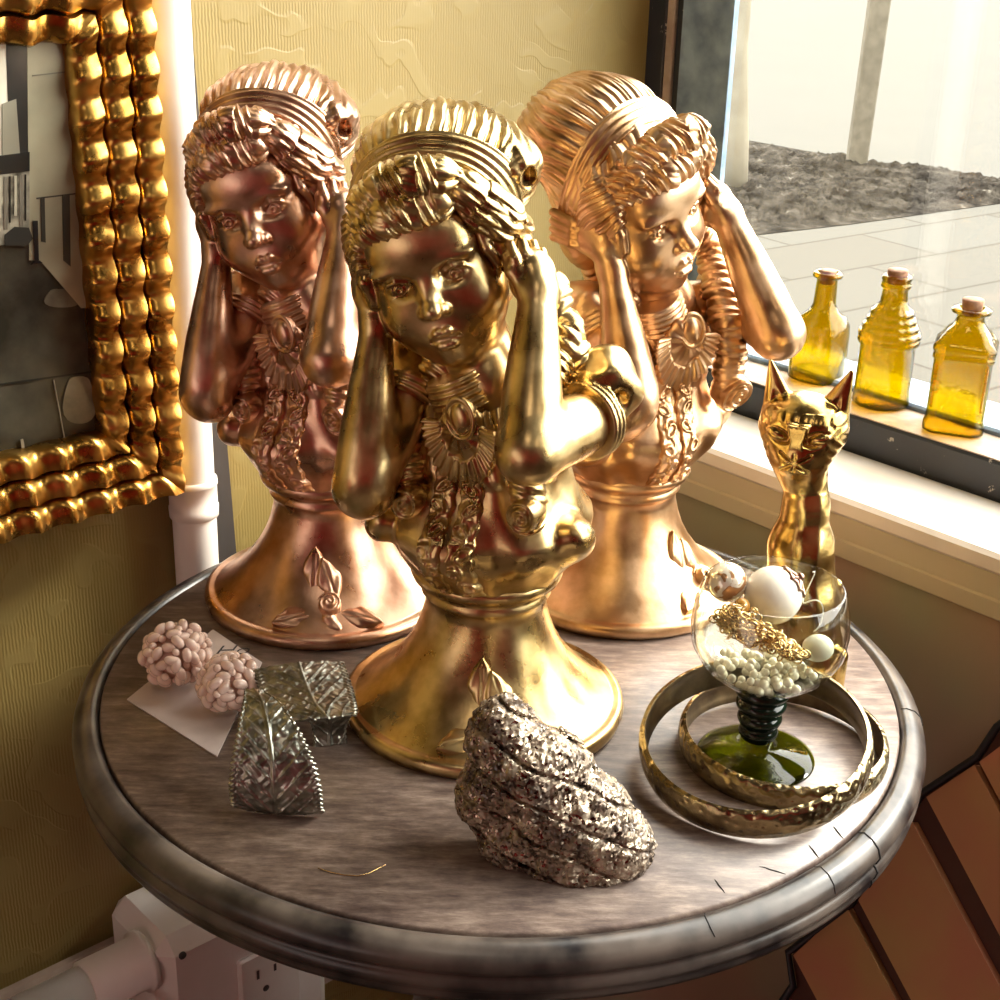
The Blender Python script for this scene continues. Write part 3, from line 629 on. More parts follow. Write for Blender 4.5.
def f_front(p):
    h = tohead(p); a, b = hairmass(p)
    # cap of hair between band and hairline, open over the face
    cut = smax(ell(h, (.1, 3.9, -1.9), (3.55, 3.2, 5.0)), -ell(h, (-3.9, .1, .3), (.1, .1, .1)), .1)
    d = smax(a+.05, -cut, .3)
    d = smax(d, -(h[:, 2]+2.6+.25*h[:, 1]), .4)
    d = smax(d, band_s(p)-.15, .2)
    w = wob(p, .9)*1.2+.5*wob(p, 2.1, 2)
    ph = np.arctan2(h[:, 0], h[:, 2]+1)*21+h[:, 1]*3.0+w*2.2
    d = d-.3*(ridge(ph)*.65+ridge(ph*2.3+1)*.35-.5)
    # side swell over the ear, viewer left
    e = smax(ell(h, (-3.35, -.5, 1.4), (1.0, 2.7, 2.6)), band_s(p)+.75, .25); ph = (h[:, 1]*.8-h[:, 2]*.6-.12*h[:, 2]**2)*10+w*2.6
    d = smin(d, smax(e-.28*(ridge(ph)*.7+ridge(ph*2.3)*.3-.5), -(h[:, 2]+.7), .3), .3)
    # upper roll of the fringe
    for pts, rad, tw in ((FR1, [.55, .85, 1.0, 1.02, .85, .5], 3.1), (FR2, [.5, .8, .92, .95, .8, .45], 2.6)):
        e, L, off = tubecoord(p, [tuple(x) for x in pts], rad)
        ang = np.arctan2(off[:, 2], -off[:, 1]); w2 = .35*wob(p, 2.3, 1)
        r = ridge(L*11.5+ang*tw*1.4+w2*3.5)*.6+ridge(L*26+ang*tw*2.3+w2*5)*.3
        d = smin(d, e*.9-.30*(r-.42), .08)
    e, L, off = tubecoord(p, [tuple(x) for x in SW], [.42, .85, 1.12, 1.18, .95])
    cr = off@V3(.55, -.2, .8); w2 = wob(p, 1.3, 3)
    r = ridge(cr*9+L*2.0+w2*1.8)*.6+ridge(cr*17-L*1.2+w2*2)*.4
    d = smin(d, e*.92-.26*(r-.5), .1)
    # tendrils at the temples
    for pts in ([Q(480, 232, -.9), Q(487, 248, -1.15), Q(497, 262, -.9), Q(498, 281, -.6)], [Q(494, 240, -.5), Q(503, 255, -.6), Q(506, 268, -.3)],
                [hd(-3.3, 1.3, 2.4), hd(-3.5, .9, .8), hd(-3.35, .75, -.7), hd(-3.1, 1.35, -1.6)], [hd(-3.5, .6, 1.9), hd(-3.7, .2, 0), hd(-3.4, .5, -1.5)]):
        d = smin(d, chain(p, [tuple(x) for x in pts], [.34, .3, .24, .12][:len(pts)], .1), .12)
    return d
RLL = [bd(-3.4, -2.6, 21.8), bd(-3.3, -1, 19.5), Q(398, 420, 1.9), Q(400, 455, .7), Q(408, 496, -.5)]
RLR = [bd(3.3, -2.2, 22.4), bd(3.1, -.2, 20), bd(3.0, 1.3, 18), Q(528, 505, -3.3)]
RLB = [hd(2.9, -2.4, -.5), Q(548, 290, 1.2), Q(560, 325, .5), Q(571, 352, -.1), Q(582, 380, -.4)]
RLC = [hd(-2.6, -3.0, -.5), bd(-3.6, -2.6, 21), bd(-3.8, -3.0, 18.5), bd(-3.0, -3.2, 16)]
def f_ringlets(p):
    d = None
    for pts, rad, tw in ((RLL, [1.0, 1.15, 1.2, 1.15, .95], 1.0), (RLR, [.9, 1.0, 1.05, .9], -1.0), (RLB, [.9, 1.0, .95, .9, .75], 1), (RLC, [1.0, 1.2, 1.1, .7], 1)):
        e, L, off = tubecoord(p, [tuple(x) for x in pts], rad)
        ang = np.arctan2(off[:, 1], off[:, 0]); r = ridge(L*3.6+ang*tw+.5*wob(p, 1.6))*.6+ridge(L*11+ang*tw*2+wob(p, 2))*.4
        e = e*.9-.30*(r-.5); d = e if d is None else smin(d, e, .1)
    h = tohead(p)
    e = ell(h, (0, -2.6, -1.6), (3.4, 2.1, 2.6))-.2*(ridge(h[:, 0]*6+wob(p, 1)*3)-.5); d = smin(d, e, .3)
    for c in (Q(410, 502, -1.4), Q(527, 515, -4.1)):                    # rolled ends
        q = (p-V3(*c))@BR.T; rr = np.hypot(q[:, 0], q[:, 2]); e = np.maximum(rr-1.0, np.abs(q[:, 1])-.75)-.05
        an = np.arctan2(q[:, 2], q[:, 0]); e = smax(np.sqrt(np.maximum((rr/1.0)**2+(q[:, 1]/.95)**2, 1e-6))-1, e, .2)-.11*(np.cos(rr*2*PI/.36-an)-.2)
        d = smin(d, e*.9, .1)
    return d
# --- dress
PRZ = np.array([7.9, 8.6, 9.4, 10.2, 11.0, 11.8, 12.8, 13.8, 15.5, 17.5, 19.0, 20.2, 21.0]); PRR = np.array([3.0, 3.75, 4.2, 4.9, 5.55, 5.65, 4.95, 4.45, 4.35, 4.3, 3.1, 1.6, 1.0])
_pz = np.linspace(7.5, 21.5, 281); _pr = np.interp(_pz, PRZ, PRR)
for _ in range(140): _pr[1:-1] = (_pr[:-2]+2*_pr[1:-1]+_pr[2:])/4
PRZ, PRR = _pz, _pr
def f_dress(p):
    q = tobody(upright(p)); z = p[:, 2]; th = np.arctan2(q[:, 0], -q[:, 1]); w = np.clip((z-8.5)/3, 0, 1)
    r = np.interp(z, PRZ, PRR); up = np.clip((z-12)/4, 0, 1)
    fold = .28*np.sin(th*5+z*.7+.6)*w*(1-up)+.12*np.sin(th*9-z*1.1)*w*(1-up)+.05*np.sin(th*15+z*1.3)
    rho = np.sqrt(q[:, 0]**2+(q[:, 1]/(1-.16*up))**2); rf = np.clip((z-14.3)/.5, 0, 1)*(np.abs(th) < 1.5)
    fold = fold+rf*(.16*ridge(th*26+1.5*np.sin(z*2.2)+z*2)+.1)
    d = (rho-r-fold)*.72
    d = smax(d, z-20.9, .2); d = smax(d, 8.3-z, .2)
    d = smin(d, ell(p, tuple(Q(572, 538, -2.0)), (1.25, 1.6, 1.1)), .7)
    d = smin(d, ell(p, tuple(Q(383, 522, .2)), (1.0, 1.4, 1.0)), .6)
    d = smax(d, -ell(p, tuple(Q(548, 566, -5.2)), (1.6, .8, .5), [[.95, 0, .31], [0, 1, 0], [-.31, 0, .95]]), .35)
    # puff sleeves and their pleated cuffs
    for c, rr, sh, el_, k in ((Q(602, 388, -.5), (1.95, 2.1, 2.15), SHR, ELR, 0), (bd(-5.6, -1.2, 19.0), (1.9, 2.1, 2.0), SHL, ELL, 1)):
        e = ell(p, tuple(c), rr)+.13*np.sin(p[:, 0]*2.1+1)*np.sin(p[:, 2]*1.7+k)+.1*np.sin(p[:, 1]*2.7+p[:, 2]*2)
        d = smin(d, e, .5)
        ax = (el_-sh); ax = ax/np.linalg.norm(ax); o = sh+ax*(.25 if k == 0 else .6); v = p-V3(*o); t = v@V3(*ax); rad = np.sqrt(np.maximum((v*v).sum(1)-t*t, 0))
        cf = np.hypot(np.maximum(np.abs(t)-.42, 0), np.maximum(np.abs(rad-1.75)-.16, 0))-.1-.06*np.cos(t*2*PI/.36)
        d = smin(d, cf, .12)
    for c in (Q(595, 362, -2.2), Q(620, 400, -2.1)): d = smax(d, -ell(p, tuple(c), (.3, .5, .34)), .6)
    # shoulder yoke ties it together
    d = smin(d, chain(p, [tuple(bd(-4.6, -1.6, 18)), tuple(bd(0, -2.6, 18.2)), tuple(bd(4.6, -1.2, 18.4))], [1.6, 1.8, 1.6], .6), .6)
    return d
def f_placket(p):
    q = tobody(upright(p)); z = p[:, 2]; u = q[:, 0]-.5+(z-12)*.05
    r = np.interp(z, PRZ, PRR)+.28*np.sin(np.arctan2(q[:, 0], -q[:, 1])*5+z*.7+.6)*np.clip((z-8.5)/3, 0, 1)*(1-np.clip((z-12)/4, 0, 1))
    up = np.clip((z-12)/4, 0, 1); rho = np.sqrt(q[:, 0]**2+(q[:, 1]/(1-.16*up))**2)
    s = np.abs(u)-.78; k = z*1.0
    loop = np.minimum(np.abs(np.hypot(s-.28*np.sin(z*3.3), (z*1.15) % 1.0-.5)-.30), np.abs(s+.2*np.sin(z*4.4+np.sign(u)))+.03)
    lace = np.exp(-(loop/.085)**2)*.2+.06*wob(p, 9)
    body = (rho-r-.24-lace)*.75
    edge = smax(np.abs(s)-.62-.05*np.sin(z*9), np.abs(z-12.2)-2.9, .15)
    d = smax(body, edge, .12); d = smax(d, q[:, 1], .1); return smax(d, -(rho-r+.5), .1)
def f_fan(p):
    c = Q(462, 430, -1.7); q = (p-V3(*c))@BR.T; q = q+np.stack([0*q[:, 0], .12*(q[:, 2]), 0*q[:, 0]], 1); x, y, z = q[:, 0], q[:, 1], q[:, 2]
    rr = np.hypot(x/1.0, z/1.45); an = np.arctan2(x, -z+.4)
    d = smax(rr-2.15-.05*np.cos(an*34), np.abs(y+.05*rr*rr)-.22-.07*np.cos(an*34)*(rr > 1.2), .08)
    d = smax(d, z-.4, .2); d = smax(d, -(rr-1.15), .1)
    # soft rosette behind the oval
    e = ell(q, (0, .15, -.1), (1.35, .6, 1.75))-.05*np.sin(np.arctan2(x, z)*9)
    return smin(d*.85, e, .1)
def f_brooch(p):
    c = Q(460, 419, -2.2); q = (p-V3(*c))@BR.T; ca, sa = math.cos(-.2), math.sin(-.2); x = q[:, 0]*ca-q[:, 2]*sa; z = q[:, 0]*sa+q[:, 2]*ca
    rr = np.hypot(x/.78, z/1.05); rim = np.hypot((rr-1)*.85, q[:, 1])-.13
    gem = ell(np.stack([x, q[:, 1], z], 1), (0, .05, 0), (.58, .32, .84))
    return np.minimum(rim*.9, np.minimum(gem, smax(rr*.8-.8, np.abs(q[:, 1]-.25)-.25, .05)))
def f_choker(p):
    a = Q(455, 370, .6); b = Q(472, 408, .5); e, L, off = tubecoord(p, [tuple(a), tuple(b)], [1.65, 1.8])
    ax = (b-a)/np.linalg.norm(b-a); t = (p-V3(*((a+b)/2)))@V3(*ax); return smax(e-.1-.07*np.cos(t*2*PI/.36), np.abs(t)-1.0, .15)
# --- pedestal with its flower
PED = [(0, 0), (7.7, 0), (7.96, .12), (8.05, .45), (7.96, .8), (7.68, .95), (7.45, .88), (7.3, .98), (6.75, 1.35), (6.0, 1.95), (5.25, 2.8), (4.55, 3.7), (4.0, 4.7), (3.62, 5.7), (3.4, 6.6), (3.35, 7.2),
       (3.5, 7.35), (3.62, 7.55), (3.48, 7.78), (3.45, 7.95), (3.7, 8.15), (4.08, 8.4), (4.22, 8.75), (4.1, 9.1), (3.7, 9.25), (0, 9.3)]
def ped_r(z): return np.interp(z, [x[1] for x in PED[9:16]], [x[0] for x in PED[9:16]])
def leafp(p, c, ax, L, W, T, twist=(0, 0, 1)):
    ax = np.array(ax, float); ax /= np.linalg.norm(ax); n = np.array(twist, float); n = n-ax*(n@ax); n /= np.linalg.norm(n); s_ = np.cross(n, ax)
    q = (p-V3(*c))@np.stack([s_, n, ax]).astype(np.float32).T; t = q[:, 2]/L
    w = W*np.clip(1-np.abs(t)**1.6, .02, 1); d = (np.hypot(q[:, 0]/w, q[:, 1]/T)-1)*T*.9
    d = smax(d, np.abs(q[:, 2])-L, .05); return d+.05*np.exp(-(q[:, 0]/.09)**2)*(q[:, 1] > 0)-.02*np.cos(q[:, 0]*9+q[:, 2]*3)
def f_flower(p):
    a = math.radians(6); f = np.array([math.sin(a), -math.cos(a), 0]); s_ = np.array([math.cos(a), math.sin(a), 0]); z = np.array([0, 0, 1.])
    def at(x, rz, up=0): return f*(ped_r(rz)+up)+s_*x+z*rz if rz > 1.8 else f*(6.4+up)+s_*x+z*rz
    nn = f*.6+z*.8
    d = leafp(p, at(-.55, 4.2, .05), z*1.0+f*-.45+s_*.05, 1.5, .75, .38, nn)
    d = smin(d, leafp(p, at(.35, 3.7, .25), z*.95+f*-.5+s_*-.35, 1.5, .75, .38, nn), .08)
    d = smin(d, leafp(p, f*6.15+s_*-1.75+z*1.75, s_*-1+f*.25+z*-.12, 1.5, .85, .42, nn), .08)
    d = smin(d, leafp(p, f*6.1+s_*2.25+z*1.7, s_*1+f*.2+z*-.15, 1.5, .8, .45, nn), .08)
    c = f*5.95+s_*.35+z*2.6; q = (p-V3(*c)); u = q@V3(*s_); n_ = q@V3(*(nn/np.linalg.norm(nn))); v = q@V3(*np.cross(nn/np.linalg.norm(nn), s_)); rr = np.hypot(u, v)
    ro = np.sqrt((rr/.72)**2+(n_/.6)**2)-1; d = smin(d, ro*.55-.07*np.cos(rr*2*PI/.34-np.arctan2(v, u)), .06)
    d = smin(d, chain(p, [tuple(f*6.35+s_*.35+z*1.9), tuple(f*6.8+s_*.9+z*1.4), tuple(f*6.8+s_*-.4+z*1.4)], [.45, .3, .28], .2), .15)
    return d
def ppx(p, m, s=0): return p
def sculpt_mesh(name, f, lo, hi, h):
    P, Qd = sculpt(f, lo, hi, h); P = lean(P); print(name, len(P), round(time.time()-T0, 1)); return np_mesh(name, P, Qd, True, .01)
HH = .07 if HIRES else .11
ME = {}
ME['figure'] = sculpt_mesh('figure', f_body, (-9, -8.5, 11.5), (8, 7, 31.5), HH)
ME['upswept_hair'] = sculpt_mesh('upswept_hair', f_crown, (-9, -3, 22), (4.5, 11, 34), HH)
ME['headband'] = sculpt_mesh('headband', f_band, (-9, -4, 20), (4.5, 9, 34), HH)
ME['fringe'] = sculpt_mesh('fringe', f_front, (-9, -5, 20), (4.5, 8, 33), HH)
ME['ringlet_hair'] = sculpt_mesh('ringlet_hair', f_ringlets, (-9, -8, 11), (7, 8, 28), HH*1.15)
ME['dress'] = sculpt_mesh('dress', f_dress, (-10, -8.5, 7.5), (9.5, 8, 23), HH*1.25)
ME['lace_placket'] = sculpt_mesh('lace_placket', f_placket, (-7, -8, 8), (4, 1, 16), HH)
ME['pleated_ruffle'] = sculpt_mesh('pleated_ruffle', f_fan, (-5, -7.5, 13), (3, 0, 21), HH)
ME['brooch'] = sculpt_mesh('brooch', f_brooch, (-4, -7, 15.5), (2, -2, 20.5), HH)
ME['choker'] = sculpt_mesh('choker', f_choker, (-6, -4, 17), (3, 6, 24), HH)
ME['flower_relief'] = sculpt_mesh('flower_relief', f_flower, (-5, -9, .6), (6, -2, 6.5), HH)
mb = MB(); mb.lathe(PED, n=128); ME['pedestal'] = mb.mesh('pedestal'); ME['pedestal'].transform(Matrix.Scale(.01, 4))
def make_bust(label, loc, rz, mat):
    root = empty('girl_bust', loc, rz); tag(root, label, 'statue', 'gilt busts of a girl holding her head')
    def pt(n, par):
        me = ME[n] if (not ME[n].materials) else ME[n].copy()
        me.materials.clear(); o = bpy.data.objects.new(n, me); C.objects.link(o); o.parent = par; me.materials.append(mat); return o
    ped = pt('pedestal', root); pt('flower_relief', ped)
    fig = pt('figure', root)
    for n in ('upswept_hair', 'headband', 'fringe', 'ringlet_hair', 'dress', 'lace_placket', 'pleated_ruffle', 'brooch', 'choker'): pt(n, fig)
    return root
GOLD = metal('yellow_gilt', (.42, .285, .115), (.80, .61, .31), .24, 45, .12, .36)
ROSE = metal('rose_gilt', (.50, .285, .18), (.84, .56, .40), .25, 45, .12, .38)
COPPER = metal('copper_gilt', (.49, .29, .145), (.80, .55, .34), .28, 45, .12, .4)
make_bust('yellow gold bust of a girl in front of the two others, behind the ore lump', (BX, BY, 0), 0, GOLD)
make_bust('rosy gold bust of a girl at back left, nearest the rippled picture frame', (-.1164, .1000, 0), math.radians(-2.4), ROSE)
make_bust('copper gold bust of a girl at back right, turned to look out of the window', (.0768, .1252, 0), math.radians(51.0), COPPER)
# ------------------------------------------------------------------ round pedestal table
m_, nt_, b_, _o = new_mat('worn_table_wood'); v_ = coords(nt_, (1.0, 4.5, 1.0), 'Object', (0, 0, -.55))
n1_ = nd(nt_, 'TexNoise', i_Scale=40.0, i_Detail=10.0, i_Roughness=.72); nt_.links.new(v_, n1_.inputs[0])
v2 = coords(nt_, (1, 1, 1)); n3_ = nd(nt_, 'TexNoise', i_Scale=26.0, i_Detail=8.0, i_Roughness=.7); nt_.links.new(v2, n3_.inputs[0])
r_ = ramp(nt_, n1_.outputs[0], [(.30, (.075, .048, .040)), (.50, (.20, .145, .118)), (.70, (.38, .30, .245))]); r3 = ramp(nt_, n3_.outputs[0], [(.35, (.55, .52, .55)), (.6, (1, 1, 1))])
mx_ = nd(nt_, 'Mix', data_type='RGBA', blend_type='MULTIPLY'); mx_.inputs[0].default_value = 1; nt_.links.new(r_.outputs[0], mx_.inputs[6]); nt_.links.new(r3.outputs[0], mx_.inputs[7]); nt_.links.new(mx_.outputs[2], b_.inputs['Base Color'])
b_.inputs['Roughness'].default_value = .36; bump(nt_, b_, n1_.outputs[0], .25, .0008); M_WOOD = m_
M_CRACK = plain('crack_black', (.01, .008, .008), .9)
M_RIM = plain('dark_moulded_edge', (.11, .088, .074), .31, noise=35, c2=(.010, .008, .009), bstr=.35, spec=.5)
tbl = empty('pedestal_table', (-.0015, 0, 0)); tag(tbl, 'round dark wooden pedestal table with moulded edge carrying the gold busts', 'table')
m = MB(); m.lathe([(0, -.012), (.231, -.012), (.2322, -.002), (.2312, 0), (0, 0)], n=160); m.build('table_top', M_WOOD, tbl)
m = MB(); m.lathe([(.2300, -.010), (.2330, -.0035), (.2345, -.0008), (.2375, .0003), (.2425, -.0012), (.2462, -.0050), (.2478, -.0095), (.2464, -.0128), (.2440, -.0142), (.2458, -.0162), (.2474, -.0190), (.2466, -.0218), (.2455, -.0232), (.2462, -.0252), (.2452, -.0280), (.2415, -.0300), (.2300, -.0305)], n=192); m.build('moulded_edge', M_RIM, tbl)
RIMP = [(.2345, -.0008), (.2375, .0003), (.2425, -.0012), (.2462, -.0050), (.2478, -.0095), (.2464, -.0128), (.2440, -.0142), (.2458, -.0162), (.2474, -.0190), (.2466, -.0218), (.2455, -.0232), (.2462, -.0252), (.2452, -.0280)]
for (x0, y0, k0, k1, wd) in ((864, 832, 0, 13, .0007), (907, 708, 0, 5, .0005), (823, 867, 0, 5, .00035), (706, 905, 0, 4, .00035)):
    a = on_plane(x0, y0, ZZ, 0); th0 = math.atan2(a[1], a[0]); r_c = random.Random(x0); ck = MB(); pts = []; dth = 0
    for r, z in RIMP[k0:k1]: dth += r_c.gauss(-.0015, .004); pts.append(np.array([(r+.0001)*math.cos(th0+dth), (r+.0001)*math.sin(th0+dth), z+.00005]))
    ck.tube(pts, [wd*(.5+.5*math.sin(PI*(i+.6)/(len(pts)+.2))) for i in range(len(pts))], 5); ck.build('edge_crack', M_CRACK, tbl)
for (x0, y0, x1, y1) in ((762, 866, 789, 874), (718, 880, 728, 893), (812, 845, 822, 858), (836, 826, 846, 838)):
    a = on_plane(x0, y0, ZZ, .0001); c = on_plane(x1, y1, ZZ, .0001); ck = MB(); ck.tube([a+(c-a)*i/5+np.array([0, rng.normal()*.0003, 0]) for i in range(6)], [.0001, .0003, .0004, .0004, .0003, .0001], 5); ck.build('grain_crack', M_CRACK, tbl)
m = MB(); m.lathe([(0, -.0305), (.11, -.0305), (.105, -.045), (.05, -.06), (.034, -.09), (.030, -.14), (.040, -.19), (.052, -.25), (.050, -.30), (.034, -.36), (.030, -.42), (.042, -.46), (.06, -.50), (.06, -.56), (.03, -.58), (0, -.58)], n=48); m.build('column', M_RIM, tbl)
for k in range(3):
    a = PI/2+k*2*PI/3; d = np.array([math.cos(a), math.sin(a), 0]); m = MB(); m.tube([d*.03+ZZ*-.53, d*.11+ZZ*-.56, d*.19+ZZ*-.66, d*.25+ZZ*(-ZT+.02), d*.29+ZZ*(-ZT+.018)], [.026, .024, .021, .018, .017], 14); m.build('foot', M_RIM, tbl)
# ------------------------------------------------------------------ things on the table
def tp(px, py): return on_plane(px, py, ZZ, 0)
def tri_mesh(name, f, lo, hi, h, scale=.01):
    P, Qd = sculpt(f, lo, hi, h); return np_mesh(name, P, Qd, True, scale)
# --- lump of ore
def rnoise(p, s, seed):
    r = np.random.default_rng(seed); out = 0
    for k in range(6):
        d = r.normal(size=3).astype(np.float32); d /= np.linalg.norm(d); e = r.normal(size=3).astype(np.float32)
        out = out+np.sin((p@d)*s+1.6*np.sin((p@e)*s*.55+r.uniform(0, 6))+r.uniform(0, 6))
    return (out/6).astype(np.float32)
rc = tp(556, 862); rkx = (tp(640, 878)-tp(487, 790)); ra = math.atan2(rkx[1], rkx[0])
def vp(px, py, back):                           # cm coordinates around the rock's foot at a distance behind it
    q = on_plane(px, py, np.array([0, 1., 0]), rc[1]+back/100); return (q-rc)*100
RK = [(vp(505, 742, 1.6), (1.9, 1.9, 2.2)), (vp(535, 775, .9), (2.9, 2.2, 2.5)), (vp(572, 815, .3), (3.0, 2.3, 2.3)), (vp(610, 845, 0), (2.2, 1.9, 1.9)), (vp(575, 862, -.2), (2.6, 1.7, 1.7)), (vp(488, 795, 1.2), (1.5, 1.8, 1.8)), (vp(515, 835, .5), (1.9, 1.6, 1.6)), (vp(500, 718, 1.9), (1.0, 1.1, 1.1))]
def f_rock(p):
    d = None
    for c, r in RK: e = ell(p, tuple(c), r); d = e if d is None else smin(d, e, .5)
    n1 = rnoise(p, 1.1, 1); n2 = rnoise(p, 3.1, 2); n3 = rnoise(p, 7.5, 3); n4 = rnoise(p, 17, 4)
    v = p@V3(.45, .2, .87)+.35*n1; cre = np.exp(-(np.sin(v*2.05+.6)/.17)**2)*(.5+.5*n1)
    d = d-.16*n1-.15*np.abs(n2)-.10*n3-.07*n4+.42*np.clip(cre, 0, 1)
    return smax(d*.8, -p[:, 2], .1)
me = tri_mesh('ore_lump', f_rock, (-8, -4, -.4), (7, 7, 8.5), .065 if HIRES else .11)
m_, nt_, b_, _o = new_mat('pyrite_ore'); v_ = coords(nt_); vo_ = nd(nt_, 'TexVoronoi', i_Scale=620.0); nt_.links.new(v_, vo_.inputs[0]); n_ = nd(nt_, 'TexNoise', i_Scale=90.0, i_Detail=6.0); nt_.links.new(v_, n_.inputs[0])
r_ = ramp(nt_, n_.outputs[0], [(.36, (.09, .065, .05)), (.52, (.30, .235, .175)), (.66, (.55, .47, .36))]); nt_.links.new(r_.outputs[0], b_.inputs['Base Color'])
sx = nd(nt_, 'SeparateColor'); nt_.links.new(vo_.outputs['Color'], sx.inputs[0]); rm = ramp(nt_, sx.outputs[0], [(.35, (.0, .0, .0)), (.55, (1, 1, 1))]); nt_.links.new(rm.outputs[0], b_.inputs['Metallic'])
rr_ = nd(nt_, 'MapRange', i_3=.12, i_4=.55); nt_.links.new(sx.outputs[1], rr_.inputs[0]); nt_.links.new(rr_.outputs[0], b_.inputs['Roughness'])
nm = nd(nt_, 'VectorMath', operation='MULTIPLY_ADD'); nt_.links.new(vo_.outputs['Color'], nm.inputs[0]); nm.inputs[1].default_value = (.9, .9, .9); nm.inputs[2].default_value = (-.45, -.45, -.45)
ge = nd(nt_, 'NewGeometry'); na = nd(nt_, 'VectorMath', operation='ADD'); nt_.links.new(nm.outputs[0], na.inputs[0]); nt_.links.new(ge.outputs['Normal'], na.inputs[1]); nz = nd(nt_, 'VectorMath', operation='NORMALIZE'); nt_.links.new(na.outputs[0], nz.inputs[0]); nt_.links.new(nz.outputs[0], b_.inputs['Normal'])
o = link_mesh('ore_lump', me, m_, None, tuple(rc)); tag(o, 'rough sparkling brown ore lump lying at the front of the table', 'rock')

# --- hammered bangles
def hammered(name, c1, c2):
    m, nt, b, out = new_mat(name); v = coords(nt); vo = nd(nt, 'TexVoronoi', feature='SMOOTH_F1', i_Scale=230.0); nt.links.new(v, vo.inputs[0]); b.inputs['Metallic'].default_value = 1; b.inputs['Roughness'].default_value = .27
    n = nd(nt, 'TexNoise', i_Scale=60.0, i_Detail=5.0); nt.links.new(v, n.inputs[0]); r = ramp(nt, n.outputs[0], [(.38, c1), (.62, c2)]); nt.links.new(r.outputs[0], b.inputs['Base Color']); bump(nt, b, vo.outputs['Distance'], .8, .0022); return m
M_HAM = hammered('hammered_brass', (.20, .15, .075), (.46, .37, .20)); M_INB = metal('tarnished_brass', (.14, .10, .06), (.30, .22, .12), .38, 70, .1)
def bangle(label, c, R, H, tilt, axis_deg):
    root = empty('bangle', (0, 0, 0)); tag(root, label, 'bangle', 'hammered brass bangles')
    prof = [(R-.0016, -H/2), (R+.0004, -H/2+.0006), (R+.0017, -H/4), (R+.0021, 0), (R+.0017, H/4), (R+.0004, H/2-.0006), (R-.0016, H/2), (R-.0022, H/2-.0008), (R-.0008, H/4), (R-.0004, 0), (R-.0008, -H/4), (R-.0022, -H/2+.0008)]
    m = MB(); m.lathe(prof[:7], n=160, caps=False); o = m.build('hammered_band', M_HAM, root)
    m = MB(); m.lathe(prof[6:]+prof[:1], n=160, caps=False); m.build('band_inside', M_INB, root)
    a = math.radians(axis_deg); ax = Vector((math.cos(a), math.sin(a), 0)); root.matrix_world = Matrix.Translation((c[0], c[1], c[2]+ZT)) @ Matrix.Rotation(tilt, 4, ax); return root
b2c = tp(781, 753); b1c = tp(750, 770)
bangle('smaller hammered bangle lying flat around the goblet foot, under the larger bangle', (b2c[0], b2c[1], .0080), .0548, .0155, math.radians(1.5), 20)
B1T = math.radians(13)
bangle('larger hammered bangle tilted up, resting on the smaller one around the goblet', (b1c[0]-.001, b1c[1]-.009, .0095+.060*math.sin(B1T)), .0588, .0185, B1T, -34)

# --- goblet
gc = tp(757, 757); gc[0] -= .001; gy = gc[1]
def gz(py, px=765): return on_plane(px, py, np.array([0, 1., 0]), gy)[2]
zb0, zrim, zmid = gz(683), gz(586), gz(625)
M_CLEAR = thin_glass('clear_bowl_glass', (.95, .96, .93), 1.5, .03)
def coloured_glass(name, tint, dens=.7, rough=.03, ior=1.5):
    m, nt, b, out = new_mat(name); nt.nodes.remove(b); tr = nd(nt, 'BsdfTransparent'); tr.inputs[0].default_value = (*tint, 1); rf = nd(nt, 'BsdfRefraction'); rf.inputs['Color'].default_value = (*tint, 1); rf.inputs['IOR'].default_value = 1.12; rf.inputs['Roughness'].default_value = rough
    mx0 = nd(nt, 'MixShader'); mx0.inputs[0].default_value = dens; nt.links.new(tr.outputs[0], mx0.inputs[1]); nt.links.new(rf.outputs[0], mx0.inputs[2])
    gl = nd(nt, 'BsdfGlossy'); gl.inputs['Roughness'].default_value = rough; fo, lw = schlick(nt, 1.0); mx = nd(nt, 'MixShader')
    nt.links.new(fo, mx.inputs[0]); nt.links.new(mx0.outputs[0], mx.inputs[1]); nt.links.new(gl.outputs[0], mx.inputs[2]); nt.links.new(mx.outputs[0], out.inputs[0]); return m
M_OLIVE = coloured_glass('olive_glass', (.50, .52, .06), .5)
M_BOTTLE_STEM = plain('dark_green_glass', (.006, .014, .008), .06, noise=3, c2=(.004, .01, .006))
gob = empty('goblet', tuple(gc)); tag(gob, 'clear round goblet on a dark ribbed stem and olive foot, filled with jewellery', 'goblet')
def bowl_r(z):
    t = (z-zb0)/(zrim-zb0); return np.interp(t, [0, .03, .1, .22, .4, .6, .8, 1.0], [.010, .018, .0265, .0343, .0400, .0413, .0400, .0366])
m = MB(); zz_ = [zb0+(zrim-zb0)*t for t in (0, .015, .03, .06, .1, .16, .22, .3, .4, .5, .6, .7, .8, .9, 1.0)]
m.lathe([(0, zb0)]+[(float(bowl_r(z)), z) for z in zz_]+[(float(bowl_r(zrim))-.0007, zrim+.0008)]+[(float(bowl_r(z))-.0014, z) for z in zz_[::-1]]+[(0, zb0+.0016)], n=72); m.build('bowl', M_CLEAR, gob)
S0_, S1_ = .0065, zb0
prof = []
nr = 4; 
for i in range(nr*8+1):
    t = i/(nr*8); z = S1_+(.012-S1_)*t; base = .0158-.0060*t; prof.append((base*(.76+.24*abs(math.sin(PI*nr*t))**.7), z))
m = MB(); m.lathe([(0, S1_)]+prof+[(0, .012)], n=40); m.build('ribbed_stem', M_BOTTLE_STEM, gob)
m = MB(); m.lathe([(0, .0145), (.0065, .014), (.009, .0115), (.0095, .009), (.012, .0062), (.020, .0042), (.028, .0028), (.0315, .0018), (.0320, .0009), (.031, .0), (.02, .0004), (0, .0008)], n=64); m.build('foot', M_OLIVE, gob)
